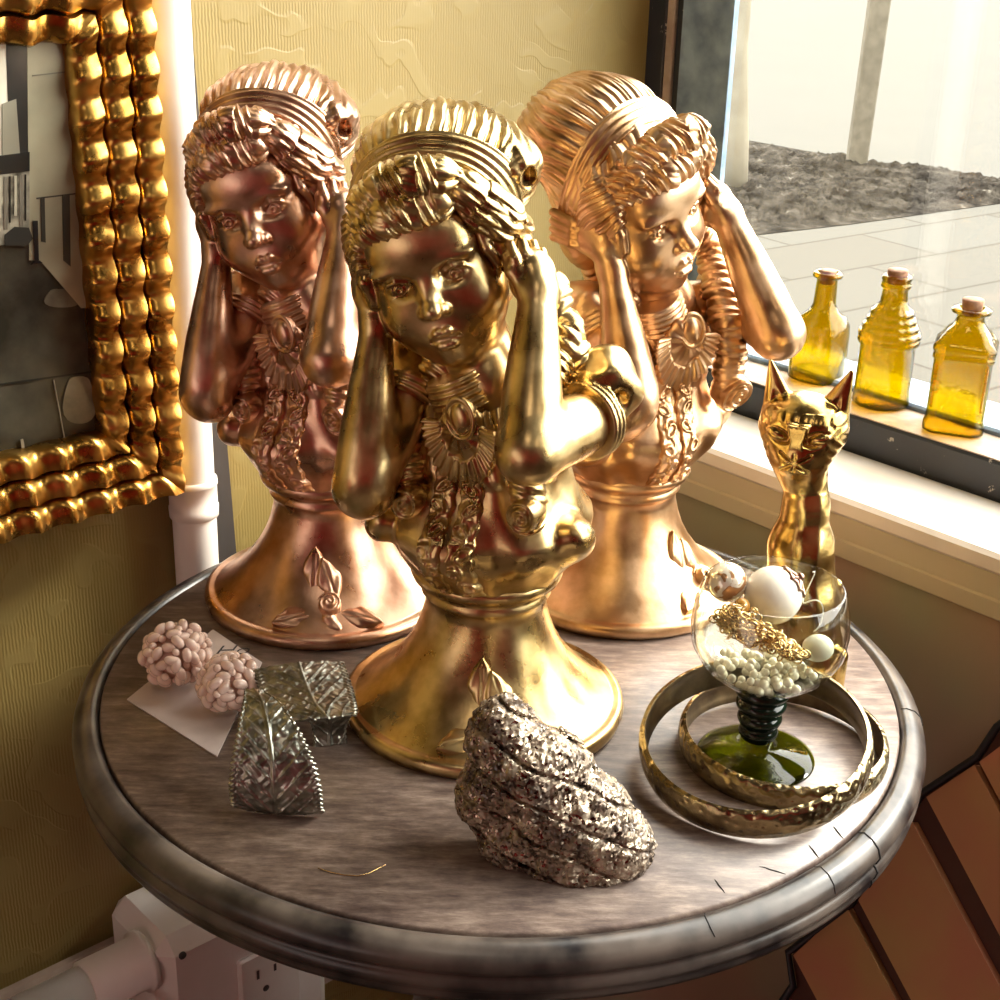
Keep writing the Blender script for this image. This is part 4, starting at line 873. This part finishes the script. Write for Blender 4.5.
# contents of the goblet
def gp(px, py, dy): return on_plane(px, py, np.array([0, 1., 0]), gy+dy)
M_PEARL = plain('pearl', (.80, .76, .66), .16, noise=8, c2=(.72, .67, .58)); M_CHAIN = metal('chain_gold', (.55, .38, .16), (.85, .66, .36), .2, 80, .0)
M_FILI = metal('aged_filigree', (.28, .16, .12), (.60, .42, .30), .25, 120, .2)
pc = gp(773, 595, 0); pr = empty('pearl_drop', tuple(pc)); tag(pr, 'large white pearl drop with a filigree cap lying in the goblet', 'pearl')
m = MB(); m.sphere((0, 0, 0), .0152, 32, 20); m.build('pearl_ball', M_PEARL, pr)
cx_ = np.array([.80, .12, .58]); cx_ /= np.linalg.norm(cx_); e1 = np.cross(cx_, ZZ); e1 /= np.linalg.norm(e1); e2 = np.cross(cx_, e1)
m = MB()
for k in range(8):
    a = k*PI/4; d = e1*math.cos(a)+e2*math.sin(a); pts = [cx_*(.0156*math.cos(t))+d*(.0158*math.sin(t)) for t in np.linspace(.06, .68, 7)]; m.tube(pts, [.0012, .0011, .0008, .0007, .0009, .0013, .0006], 6)
    d2 = e1*math.cos(a+.39)+e2*math.sin(a+.39); m.tube([cx_*(.0156*math.cos(.62))+d*(.0158*math.sin(.62)), cx_*(.0158*math.cos(.5))+d2*(.0160*math.sin(.5)), cx_*(.0156*math.cos(.62))+(e1*math.cos(a+PI/4)+e2*math.sin(a+PI/4))*(.0158*math.sin(.62))], .0007, 6)
m.sphere(cx_*.0168, .0022, 12, 8); m.build('filigree_cap', M_FILI, pr)
gbc = gp(727, 582, .004); m = MB(); m.sphere((0, 0, 0), .0105, 28, 18); mt, nt_, b_, _o = new_mat('marbled_gilt_bead'); v_ = coords(nt_); n_ = nd(nt_, 'TexNoise', i_Scale=95.0, i_Detail=2.0, i_Distortion=1.5); nt_.links.new(v_, n_.inputs[0]); r_ = ramp(nt_, n_.outputs[0], [(.50, (.86, .80, .66)), (.54, (.42, .22, .10))]); nt_.links.new(r_.outputs[0], b_.inputs['Base Color']); b_.inputs['Roughness'].default_value = .12; b_.inputs['Metallic'].default_value = .4
o = m.build('marbled_bead', mt, None, tuple(gbc)); tag(o, 'cream and brown marbled round bead at the left side of the goblet', 'bead')
m = MB(); m.sphere((0, 0, 0), (.0085, .007, .0075), 20, 12); g2 = gp(818, 648, -.002); o = m.build('milky_bead', plain('milky_glass', (.72, .72, .60), .08), None, tuple(g2)); tag(o, 'small milky white bead low on the right inside the goblet', 'bead')
g3 = gp(742, 606, -.012); m = MB(); m.sphere((0, 0, 0), .0042, 14, 8); o = m.build('amber_bead', plain('amber_bead', (.40, .20, .04), .1), None, tuple(g3)); tag(o, 'small amber bead on top of the tangled chain in the goblet', 'bead')
# tangled chain: links follow a wandering path
rg = random.Random(3); m = MB()
def chain_pt(t):
    px = 718+ (t)*84; py = 616+t*38+2.0*math.sin(t*9); return px, py
for i in range(420):
    t = rg.random(); px, py = chain_pt(t); wdt = 13*math.sin(PI*min(1, t*.9+.12))**.5; py += rg.gauss(0, wdt*.55); px += rg.gauss(0, 2.5); dy = -.016+rg.gauss(0, .008)
    c = gp(px, py, dy); off = np.hypot(c[0]-gc[0], c[1]-gc[1]); lim = float(bowl_r(min(max(c[2], zb0+.003), zrim)))-.006
    if off > lim: c[0] = gc[0]+(c[0]-gc[0])*lim/off; c[1] = gc[1]+(c[1]-gc[1])*lim/off
    c = c-gc; n_ = np.array([rg.gauss(0, 1) for _ in range(3)]); n_ /= np.linalg.norm(n_); a_1 = np.cross(n_, [.3, .5, .8]); a_1 /= np.linalg.norm(a_1); a_2 = np.cross(n_, a_1); R1 = rg.uniform(.0020, .0030); R2 = R1*rg.uniform(.6, .9)
    m.tube([c+a_1*R1*math.cos(q)+a_2*R2*math.sin(q) for q in np.linspace(0, 2*PI, 11)[:-1]], .00052, 5, closed=True)
o = m.build('tangled_chain', M_CHAIN, None, tuple(gc)); tag(o, 'tangled heap of fine gold chain in the goblet', 'chain', kind='stuff')
m = MB()
for i in range(150):
    a = rg.uniform(0, 2*PI); z = zb0+.003+rg.random()*.009; r = (float(bowl_r(z))-.0045)*math.sqrt(rg.random()); m.sphere((r*math.cos(a), r*math.sin(a), z), rg.uniform(.0020, .0028), 10, 6)
o = m.build('seed_pearls', plain('seed_pearl', (.90, .85, .68), .2), None, tuple(gc)); tag(o, 'loose cream seed pearls covering the bottom of the goblet', 'pearls', kind='stuff')
for j, (a0, lab) in enumerate(((757, 'clear nylon thread looping above the pearl at the rear of the goblet'), (806, 'clear nylon thread sticking up at the right side of the goblet'))):
    m = MB(); pts = []
    for i in range(40):
        t = i/39; px = a0+8*math.sin(t*9+j)+(6 if j else -2)*t*2; py = 575+50*t*(1 if j else .35)+7*math.cos(t*11+j*2); c = gp(px, py, .006+.004*math.sin(t*7)); pts.append(c-gc)
    m.tube(pts, .00035, 5); o = m.build('nylon_thread', plain('nylon', (.75, .73, .62), .2), None, tuple(gc)); tag(o, lab, 'thread')

# --- brass cat
kc = tp(812, 680); KD = kc[1]
def kp(px, py, back=0.0): return (on_plane(px, py, np.array([0, 1., 0]), KD+back/100)-kc)*100
kh = kp(803, 432); kn = kp(806, 500)
def f_cat(p):
    neck = chain(p, [tuple(kp(806, 475)), tuple(kp(806, 505)), tuple(kp(801, 545)), tuple(kp(800, 600)), tuple(kp(806, 655))], [1.2, 1.25, 1.75, 2.2, 2.15], .6)
    q = p-V3(*kh); a = .35; ca, sa = math.cos(a), math.sin(a); x = q[:, 0]*ca-q[:, 1]*sa; y = q[:, 0]*sa+q[:, 1]*ca; z = q[:, 2]; h = np.stack([x, y, z], 1); m = h.copy(); m[:, 0] = np.abs(m[:, 0])
    d = ell(h, (0, 0, .35), (2.5, 2.2, 1.95)); d = smin(d, ell(h, (0, -.35, -1.1), (1.75, 1.75, 1.7)), .8); d = smin(d, ell(h, (0, -.1, -2.3), (1.15, 1.2, 1.3)), .6)
    d = smin(d, ell(h, (0, -1.35, -1.05), (1.15, 1.0, .95)), .35)        # muzzle
    wd = smax(m[:, 0]-.30-.16*(z+.6), np.abs(z-.15)-.95, .12); wd = smax(wd, -(y+2.28+.22*(z-.1)), .1); wd = smax(wd, y+1.2, .2); d = smin(d, wd*.9, .14)   # flat nose wedge
    d = smax(d, -ell(m, (1.12, -2.05, .32), (.82, .5, .46), [[.95, 0, .31], [0, 1, 0], [-.31, 0, .95]]), .15); d = smin(d, ell(m, (1.12, -1.58, .30), (.66, .42, .33), [[.95, 0, .31], [0, 1, 0], [-.31, 0, .95]]), .04)
    for a_, b_ in (((0, -2.36, -.6), (0, -2.22, -1.75)), ((-.8, -2.0, -.6), (0, -2.34, -1.1)), ((.8, -2.0, -.6), (0, -2.34, -1.1)), ((-.75, -1.98, -1.65), (0, -2.34, -1.1)), ((.75, -1.98, -1.65), (0, -2.34, -1.1))): d = smax(d, -cap(h, a_, b_, .11, .11), .06)
    st = (ridge(x*8)*(y < .3)*(np.abs(z-1.35) < .3)); d = d-.05*st
    d = d-.025*np.sin(x*10)*np.sin(z*8)*(m[:, 0] > 1.5)
    f3 = m*V3(1, 1.7, 1); e0 = cap(f3, (1.45, .2, 1.2), (2.2, .2, 3.75), 1.0, .13)/1.35; e0 = smax(e0, -cap(m*V3(1, 1.3, 1), (1.5, -.75, 1.5), (2.12, -.42, 3.4), .52, .08), .08); d = smin(d, e0, .18)
    d = smin(d, neck, .5); d = d-.03*np.sin(p[:, 0]*5+.6*np.sin(p[:, 2]))*(p[:, 2] < kn[2]+.8)
    # haunches, paws and curled tail
    base = smin(ell(p, tuple(kp(795, 665)-V3(0, .5, 0)), (1.3, 2.0, 2.4)), ell(p, tuple(kp(817, 660)-V3(0, .3, 0)), (1.3, 2.0, 2.4)), .4); d = smin(d, base, .5)
    d = smin(d, cap(p, (.75+kp(812, 680)[0], -1.6, .6), (.9+kp(812, 680)[0], -1.7, 2.6), .75, .6), .2); d = smin(d, cap(p, (-1.0, -1.6, .6), (-.9, -1.6, 2.6), .75, .6), .2)
    ta = kp(828, 600, -.3); d = smin(d, chain(p, [tuple(ta+V3(-.3, .3, -2.2)), tuple(ta+V3(.35, 0, -.6)), tuple(ta+V3(.35, 0, 1.0)), tuple(ta+V3(-.2, -.3, 1.5)), tuple(ta+V3(-.6, -.6, .8))], [.4, .38, .34, .34, .3], .15), .1)
    return smax(d, -p[:, 2], .05)
me = tri_mesh('cat_figurine', f_cat, (-5, -4.5, -.3), (5, 4, kh[2]+6), .07 if HIRES else .11)
M_CAT = metal('polished_brass', (.38, .24, .07), (.74, .54, .20), .17, 50, .15, .27)
o = link_mesh('cat_figurine', me, M_CAT, None, tuple(kc)); tag(o, 'tall slender brass cat figurine behind the goblet by the window sill', 'figurine')

# --- pewter leaf cuffs
m_, nt_, b_, _o = new_mat('pewter'); v_ = coords(nt_); n_ = nd(nt_, 'TexNoise', i_Scale=120.0, i_Detail=5.0); nt_.links.new(v_, n_.inputs[0]); r_ = ramp(nt_, n_.outputs[0], [(.35, (.17, .17, .14)), (.65, (.46, .46, .40))]); nt_.links.new(r_.outputs[0], b_.inputs['Base Color']); b_.inputs['Metallic'].default_value = 1; b_.inputs['Roughness'].default_value = .34; M_PEW = m_
def leaf_cuff(label, loc, rz, path, hw, curl):
    """path: list of (forward, up) cm along the midrib; hw: half widths; curl: sideways drift of the midrib"""
    path = np.array(path, float); n = len(path); k = np.linspace(0, 1, n); ns, nt = 220, 110; s = np.linspace(0, 1, ns); 
    def sm(v): 
        v = np.interp(s, k, v)
        for _ in range(160): v[1:-1] = (v[:-2]+2*v[1:-1]+v[2:])/4
        return v
    f, z, w, cx = sm(path[:, 0]), sm(path[:, 1]), sm(np.array(hw, float)), sm(np.array(curl, float)); t = np.linspace(-1, 1, nt)
    df, dz = np.gradient(f), np.gradient(z); L = np.hypot(df, dz); nf, nz_ = dz/L, -df/L; arc = np.cumsum(L)
    sc = 1+.035*np.sin(arc*2*PI/.30); X = cx[:, None]+(w*sc)[:, None]*t[None]; S = arc[:, None]+0*t[None]; ax = np.abs(X-cx[:, None])
    vein = np.exp(-(ax/.10)**2)*.09; side = np.exp(-((((S-.9*ax*1.3) % 1.0)-.5)/.09)**2)*.07*(ax > .12)*(ax < w[:, None]*.86)
    scroll = .05*np.clip(np.sin(X*7.5+np.sin(S*6))*np.sin(S*7.5+np.sin(X*6)), -.2, 1)*(ax > .15)*(ax < w[:, None]*.84); rim = .07*np.exp(-((np.abs(t)[None]-.93)/.05)**2); cup = -.10*(t[None]**2)
    h = vein+side+scroll+rim+cup*w[:, None]
    top = np.stack([X, -(f[:, None]+nf[:, None]*h), z[:, None]+nz_[:, None]*h], -1); bot = np.stack([X, -(f[:, None]+nf[:, None]*(cup*w[:, None]-.13)), z[:, None]+nz_[:, None]*(cup*w[:, None]-.13)], -1)
    V = np.concatenate([top.reshape(-1, 3), bot.reshape(-1, 3)]); i = np.arange(ns*nt).reshape(ns, nt); j = i+ns*nt
    q = lambda a, b, c, d: np.stack([a, b, c, d], -1).reshape(-1, 4)
    F = [q(i[:-1, :-1], i[:-1, 1:], i[1:, 1:], i[1:, :-1]), q(j[:-1, :-1], j[1:, :-1], j[1:, 1:], j[:-1, 1:]), q(i[:-1, 0], i[1:, 0], j[1:, 0], j[:-1, 0]), q(i[:-1, -1], j[:-1, -1], j[1:, -1], i[1:, -1]), q(i[0, :-1], j[0, :-1], j[0, 1:], i[0, 1:]), q(i[-1, :-1], i[-1, 1:], j[-1, 1:], j[-1, :-1])]
    V[:, 2] -= V[:, 2].min()
    me = np_mesh('leaf_cuff', V, np.concatenate(F), True, .01); o = link_mesh('leaf_cuff', me, M_PEW, None, tuple(loc), (0, 0, rz)); tag(o, label, 'bracelet', 'pewter leaf cuffs'); return o
l1 = tp(276, 822)
leaf_cuff('pewter leaf cuff standing nearest the table front edge, with reddish glints', l1, math.radians(-4), [(-.6, .0), (.0, .5), (.15, 2.0), (-.2, 3.3), (-1.3, 4.6), (-2.8, 5.3), (-4.0, 5.1)], [2.25, 2.3, 2.3, 2.1, 1.6, .95, .45], [0, 0, 0, -.08, -.5, -1.15, -1.9])
l2 = tp(322, 750)
leaf_cuff('pewter leaf cuff behind the other, its flat leaf facing up beside the pedestal', l2, math.radians(14), [(-.3, .0), (-.5, .8), (-.1, 1.7), (.45, 2.15), (-.6, 2.35), (-2.6, 2.5), (-4.6, 2.9)], [.9, .9, 1.1, 1.5, 2.2, 2.5, 2.5], [.5, .5, .5, .35, -.2, -.5, -.7])

# --- price card and pearl cluster earrings
cq = [tp(213, 631), tp(262, 664), tp(217, 758), tp(127, 701)]
cq = [cq[0], cq[1], cq[2], cq[3]]
m = MB(); n = 4; V = [q+ZZ*.0012 for q in cq]+[q+ZZ*.0004 for q in cq]; m.add(V, [(0, 1, 2, 3), (7, 6, 5, 4)]+[(i, 4+i, 4+(i+1) % 4, (i+1) % 4) for i in range(4)], False)
card = m.build('price_card', plain('card_stock', (.66, .57, .54), .55, noise=60, c2=(.56, .47, .44)), None, (0, 0, 0)); tag(card, 'pinkish white price card lying under the pearl cluster earrings', 'card')
fl = MB(); a = cq[0]*.42+cq[3]*.58; b = cq[1]*.50+cq[2]*.50; 
cu = bpy.data.curves.new('handwriting', 'FONT'); cu.body = 'Ho'; cu.size = .0165; cu.shear = .35; cu.extrude = .0001; cu.offset = -.0002
to = bpy.data.objects.new('handwriting', cu); C.objects.link(to); dg = bpy.context.evaluated_depsgraph_get(); met = bpy.data.meshes.new_from_object(to.evaluated_get(dg)); bpy.data.objects.remove(to); met.materials.clear()
wa = tp(213, 657); wb = tp(240, 655); wr = math.atan2((tp(262, 664)-tp(213, 631))[1], (tp(262, 664)-tp(213, 631))[0])
ho = link_mesh('handwriting', met, plain('black_ink', (.01, .01, .015), .5), card, (wa[0], wa[1], .0014)); ho.rotation_euler = (0, 0, wr+.95)
m_, nt_, b_, _o = new_mat('pink_pearl'); b_.inputs['Base Color'].default_value = (.88, .66, .56, 1); b_.inputs['Roughness'].default_value = .16; b_.inputs['Coat Weight'].default_value = 1.0; M_PINK = m_
m = MB(); m.sphere((0, 0, 0), (.0047, .0030, .0031), 14, 9); BEAD = m.mesh('bead'); BEAD.materials.append(M_PINK)
m = MB(); m.sphere((0, 0, 0), (.0024, .0022, .0022), 12, 8); SEED = m.mesh('seed_bead'); SEED.materials.append(M_PINK)
M_CORE = plain('core_net', (.62, .36, .28), .4)
def cluster(label, c, R, seed):
    root = empty('cluster_earring', tuple(c)); tag(root, label, 'earring', 'pink pearl cluster earrings'); r = random.Random(seed)
    m = MB(); m.sphere((0, 0, 0), (R*.80, R*.80, R*.70), 20, 12); m.build('core', M_CORE, root)
    k = 0; N = 99
    for i in range(N):
        zz = 1-1.75*(i+.5)/N; ph = i*2.39996+r.uniform(-.15, .15); s = math.sqrt(max(0, 1-zz*zz)); d = Vector((s*math.cos(ph), s*math.sin(ph), zz))
        big = r.random() < .75; o = bpy.data.objects.new('bead' if big else 'seed_bead', BEAD if big else SEED); C.objects.link(o); o.parent = root
        rad = R*(.88+r.uniform(-.06, .14)); o.location = d*rad; o.location.z *= .9; tq = d.to_track_quat('Z', 'Y').to_euler(); o.rotation_euler = tq; o.rotation_euler.rotate_axis('Z', r.uniform(0, 6.28)); o.rotation_euler.rotate_axis('Y', r.uniform(-.3, .3))
e1 = on_plane(176, 657, ZZ, .019); e2_ = on_plane(229, 686, ZZ, .016)
cluster('larger pink pearl cluster earring, nearer the table left edge', (e1[0], e1[1], .0205), .0195, 1)
cluster('smaller pink pearl cluster earring touching the leaf cuff', (e2_[0], e2_[1], .0182), .0170, 2)

# --- amber bottles on the window ledge
def amber(name, bs, dens):
    m = coloured_glass(name, (.88, .75, .085), dens, .03); nt = m.node_tree; v = coords(nt); n = nd(nt, 'TexNoise', i_Scale=90.0, i_Detail=3.0); nt.links.new(v, n.inputs[0]); bp = nd(nt, 'Bump'); bp.inputs['Strength'].default_value = bs; bp.inputs['Distance'].default_value = .002; nt.links.new(n.outputs[0], bp.inputs['Height'])
    for x in nt.nodes:
        if x.type in ('BSDF_REFRACTION', 'BSDF_GLOSSY', 'LAYER_WEIGHT'): nt.links.new(bp.outputs[0], x.inputs['Normal'])
    return m
M_AMB = amber('amber_glass', .45, .75); M_CORK = plain('cork', (.42, .25, .15), .85, noise=160, c2=(.22, .11, .07), bstr=.4)
LZ = .0735
def shell(prof, t=.0016):
    inn = [(max(r-t, .0008), z) for r, z in prof if z > prof[0][1]+t]; inn = [(max(prof[0][0]-t, .001), prof[0][1]+t)]+inn
    return [(0, prof[0][1])]+prof+inn[::-1]+[(0, prof[0][1]+t)]
def bottle(label, px, py, top, build, cork):
    q = on_plane(px, py, ZZ, LZ); dv = q-CO; dv[2] = 0; q = q+dv/np.linalg.norm(dv)*.019; q[2] = LZ; H = on_plane(*top, UU, q@UU)[2]-LZ; root = empty('amber_bottle', (q[0], q[1], LZ)); tag(root, label, 'bottle', 'amber glass bottles on the window ledge'); root.rotation_euler = (0, 0, A0)
    build(root, H); r, z0, z1 = cork; m = MB(); m.lathe([(0, z0*H), (r*.85, z0*H), (r, z1*H-.0008), (r*.93, z1*H), (0, z1*H)], n=20); m.build('cork', M_CORK, root); return root
def bt1(root, H):
    R = .0222; pr = [(R*.9, 0), (R, .002), (R*1.0, .40*H), (R*.97, .50*H), (R*.80, .575*H), (R*.50, .635*H), (R*.40, .70*H), (R*.365, .92*H), (R*.37, .93*H), (R*.52, .94*H), (R*.53, .965*H), (R*.44, .985*H)]
    m = MB(); m.lathe(shell(pr), n=56, rfun=lambda t, z: 1 if z > .6*H else 1/max(abs(math.cos(t)), abs(math.sin(t)))**.35*.93); m.build('glass_body', M_AMB, root)
def bt2(root, H):
    R = .0222; pr = [(R*.88, 0), (R*1.0, .003), (R*.94, .012), (R*.93, .45*H), (R*1.02, .465*H), (R*1.05, .485*H), (R*1.02, .505*H)]
    for i in range(25): t = i/24; pr.append((R*(1.0-.42*t)+.0016*abs(math.sin(t*PI*4)), (.51+.21*t)*H))
    pr += [(R*.46, .76*H), (R*.42, .86*H), (R*.50, .875*H), (R*.50, .90*H), (R*.44, .91*H), (R*.50, .93*H), (R*.49, .95*H), (R*.42, .96*H)]
    m = MB(); m.lathe(shell(pr), n=84, rfun=lambda t, z: 1+(.045*abs(math.sin(t*6)) if .51*H < z < .73*H else (.012*math.sin(t*12) if z < .45*H else 0))); m.build('glass_body', M_AMB, root)
def bt3(root, H):
    R = .0232; pr = [(R*.92, 0), (R*1.04, .002), (R*1.04, .008), (R*.97, .012), (R*.97, .56*H), (R*1.03, .575*H), (R*1.03, .60*H), (R*.98, .61*H), (R*1.05, .635*H), (R*1.05, .665*H), (R*.90, .70*H), (R*.72, .76*H), (R*.48, .81*H), (R*.42, .85*H), (R*.43, .885*H), (R*.60, .90*H), (R*.60, .925*H), (R*.45, .935*H)]
    def rf(t, z):
        if z > .79*H: return 1
        a = (t+PI/8) % (PI/2)-PI/4; s = 1/max(math.cos(a), .82); return .90*s
    m = MB(); m.lathe(shell(pr), n=96, rfun=rf); o = m.build('glass_body', M_AMB, root)
    for k in range(4):
        rp_ = MB(); t = k*PI/2-PI/8
        for i in range(26): z = .02+(.54*H-.02)*i/25; rr = R*.97*.90/.82; rp_.sphere((rr*math.cos(t), rr*math.sin(t), z), (.0013, .0013, .0010), 6, 4)
        rp_.build('rope_corner', M_AMB, root)
bottle('round shouldered amber bottle with a long plain neck, leftmost on the window ledge', 815, 385, (820, 268), bt1, (.0066, .88, 1.0))
bottle('amber bottle with a bumpy beehive shoulder, middle one on the window ledge', 879, 411, (888, 267), bt2, (.0078, .90, 1.0))
bottle('squarish amber bottle with roped corners, rightmost on the window ledge', 952, 436, (962, 296), bt3, (.0078, .88, 1.0))

# --- rust coloured ribbed panel low beside the window wall
P1 = on_plane(1000, 728, UU, .270); P2 = on_plane(780, 1002, UU, .205); P3 = on_plane(1115, 975, UU, .215)
ex = (P2-P1); ex /= np.linalg.norm(ex); nr_ = np.cross(ex, P3-P1); nr_ /= np.linalg.norm(nr_); nr_ = nr_ if nr_@(CO-P1) > 0 else -nr_
def pp(px, py, lift=0): d = ray(px, py); t = ((P1-CO)@nr_)/(d@nr_); return CO+t*d+nr_*lift
M_RUST = plain('rust_brown_board', (.50, .28, .11), .6, noise=14, c2=(.52, .20, .11), bstr=.2); M_RUSTD = plain('rust_brown_in_shade', (.10, .035, .022), .6)  # grooves in darker rust, shade on the recessed faces put into the colour
pan = empty('ribbed_panel', (0, 0, 0)); tag(pan, 'rust brown ribbed board with a black stepped edge leaning below the window sill', 'board')
def slab(name, pts, mat, l0, l1):
    a = [pp(*q, l1) for q in pts]; b = [pp(*q, l0) for q in pts]; n = len(pts); m = MB(); m.add(a+b, [tuple(range(n)), tuple(range(2*n-1, n-1, -1))]+[(i, n+i, n+(i+1) % n, (i+1) % n) for i in range(n)], False); return m.build(name, mat, pan)
D = (84, 158)
def ext(p, k): return (p[0]+D[0]*k, p[1]+D[1]*k)
slab('backing', [(1000, 728), (1060, 683), (1200, 980), (960, 1180), (740, 1080), (795, 985), (790, 955), (925, 793), (980, 757)], M_RUSTD, -.012, -.002)
tops = [((1012, 735), (1090, 660)), ((925, 800), (978, 764)), ((862, 905), (921, 808)), ((797, 958), (850, 905)), ((742, 1070), (788, 1000))]
tops = [((983, 762), (1050, 712)), ((930, 797), (978, 765)), ((862, 900), (916, 822)), ((797, 955), (850, 906)), ((700, 1090), (786, 1002))]
for a, b in tops: slab('rib', [a, b, ext(b, 1.15), ext(a, 1.35)], M_RUST, -.002, .004)
ed = [(1055, 685), (1000, 727), (980, 757), (925, 793), (855, 903), (791, 952), (796, 985), (735, 1075)]
m = MB(); m.tube([pp(*q, .003) for q in ed], .0028, 8); m.build('black_edge', plain('black_edging', (.012, .010, .012), .5), pan)

# hair-fine gold thread on the wood
m = MB(); tpt = [tp(x, y)+ZZ*.0006 for x, y in ((318, 869), (330, 873), (344, 876), (358, 877), (370, 874), (379, 869), (386, 866))]; m.tube(tpt, .00028, 5); o = m.build('gold_thread', M_CHAIN, None, (0, 0, 0)); tag(o, 'hair-fine gold thread lying on bare wood between leaf cuff and table edge', 'thread')
# ------------------------------------------------------------------ daylight and added fill lights
w = bpy.data.worlds.new('sky'); bpy.context.scene.world = w; w.use_nodes = True; bg = w.node_tree.nodes['Background']; bg.inputs[0].default_value = (1.0, .965, .88, 1); bg.inputs[1].default_value = SKY
pl = bpy.data.lights.new('window_portal', 'AREA'); pl.shape = 'RECTANGLE'; pl.size = WN1+.15; pl.size_y = WZ1-.13; pl.cycles.is_portal = True
po = bpy.data.objects.new('window_portal', pl); C.objects.link(po); c_ = W(.452, (WN1-.25)/2, (WZ1+.03)/2); po.location = (c_[0], c_[1], c_[2]+ZT); po.rotation_euler = Vector(tuple(-UU)).to_track_quat('-Z', 'Z').to_euler()
print('script time', round(time.time()-T0, 1))

for k, (u_, n_, e_) in enumerate(((-1.2, .9, 26), (-.4, 2.0, 26))):  # unseen warm fill lights added below the ceiling to lift the interior
    ld = bpy.data.lights.new('ceiling_fill', 'AREA'); ld.shape = 'DISK'; ld.size = .5; ld.energy = e_*.12; ld.color = (1, .82, .64)
    lo = bpy.data.objects.new('ceiling_fill', ld); C.objects.link(lo); c_ = W(u_, n_, CE-.03); lo.location = (c_[0], c_[1], c_[2]+ZT)

sl_ = bpy.data.lights.new('hazy_sun', 'SUN'); sl_.energy = 5.5; sl_.angle = math.radians(14); sl_.color = (1, .93, .80)
so = bpy.data.objects.new('hazy_sun', sl_); C.objects.link(so); so.location = (2, 1, 3+ZT); so.rotation_euler = Vector((-.86, -.38, -.62)).to_track_quat('-Z', 'Y').to_euler()

dl = bpy.data.lights.new('rear_wall_fill', 'AREA'); dl.shape = 'RECTANGLE'; dl.size = .8; dl.size_y = 1.7; dl.energy = 6; dl.color = (1, .93, .84)  # fill light added at the rear wall for conduit and box, no door there
do = bpy.data.objects.new('rear_wall_fill', dl); C.objects.link(do); c_ = W(ULO+.02, .25, FL+.95); do.location = (c_[0], c_[1], c_[2]+ZT); do.rotation_euler = Vector(tuple(UU)).to_track_quat('-Z', 'Z').to_euler()
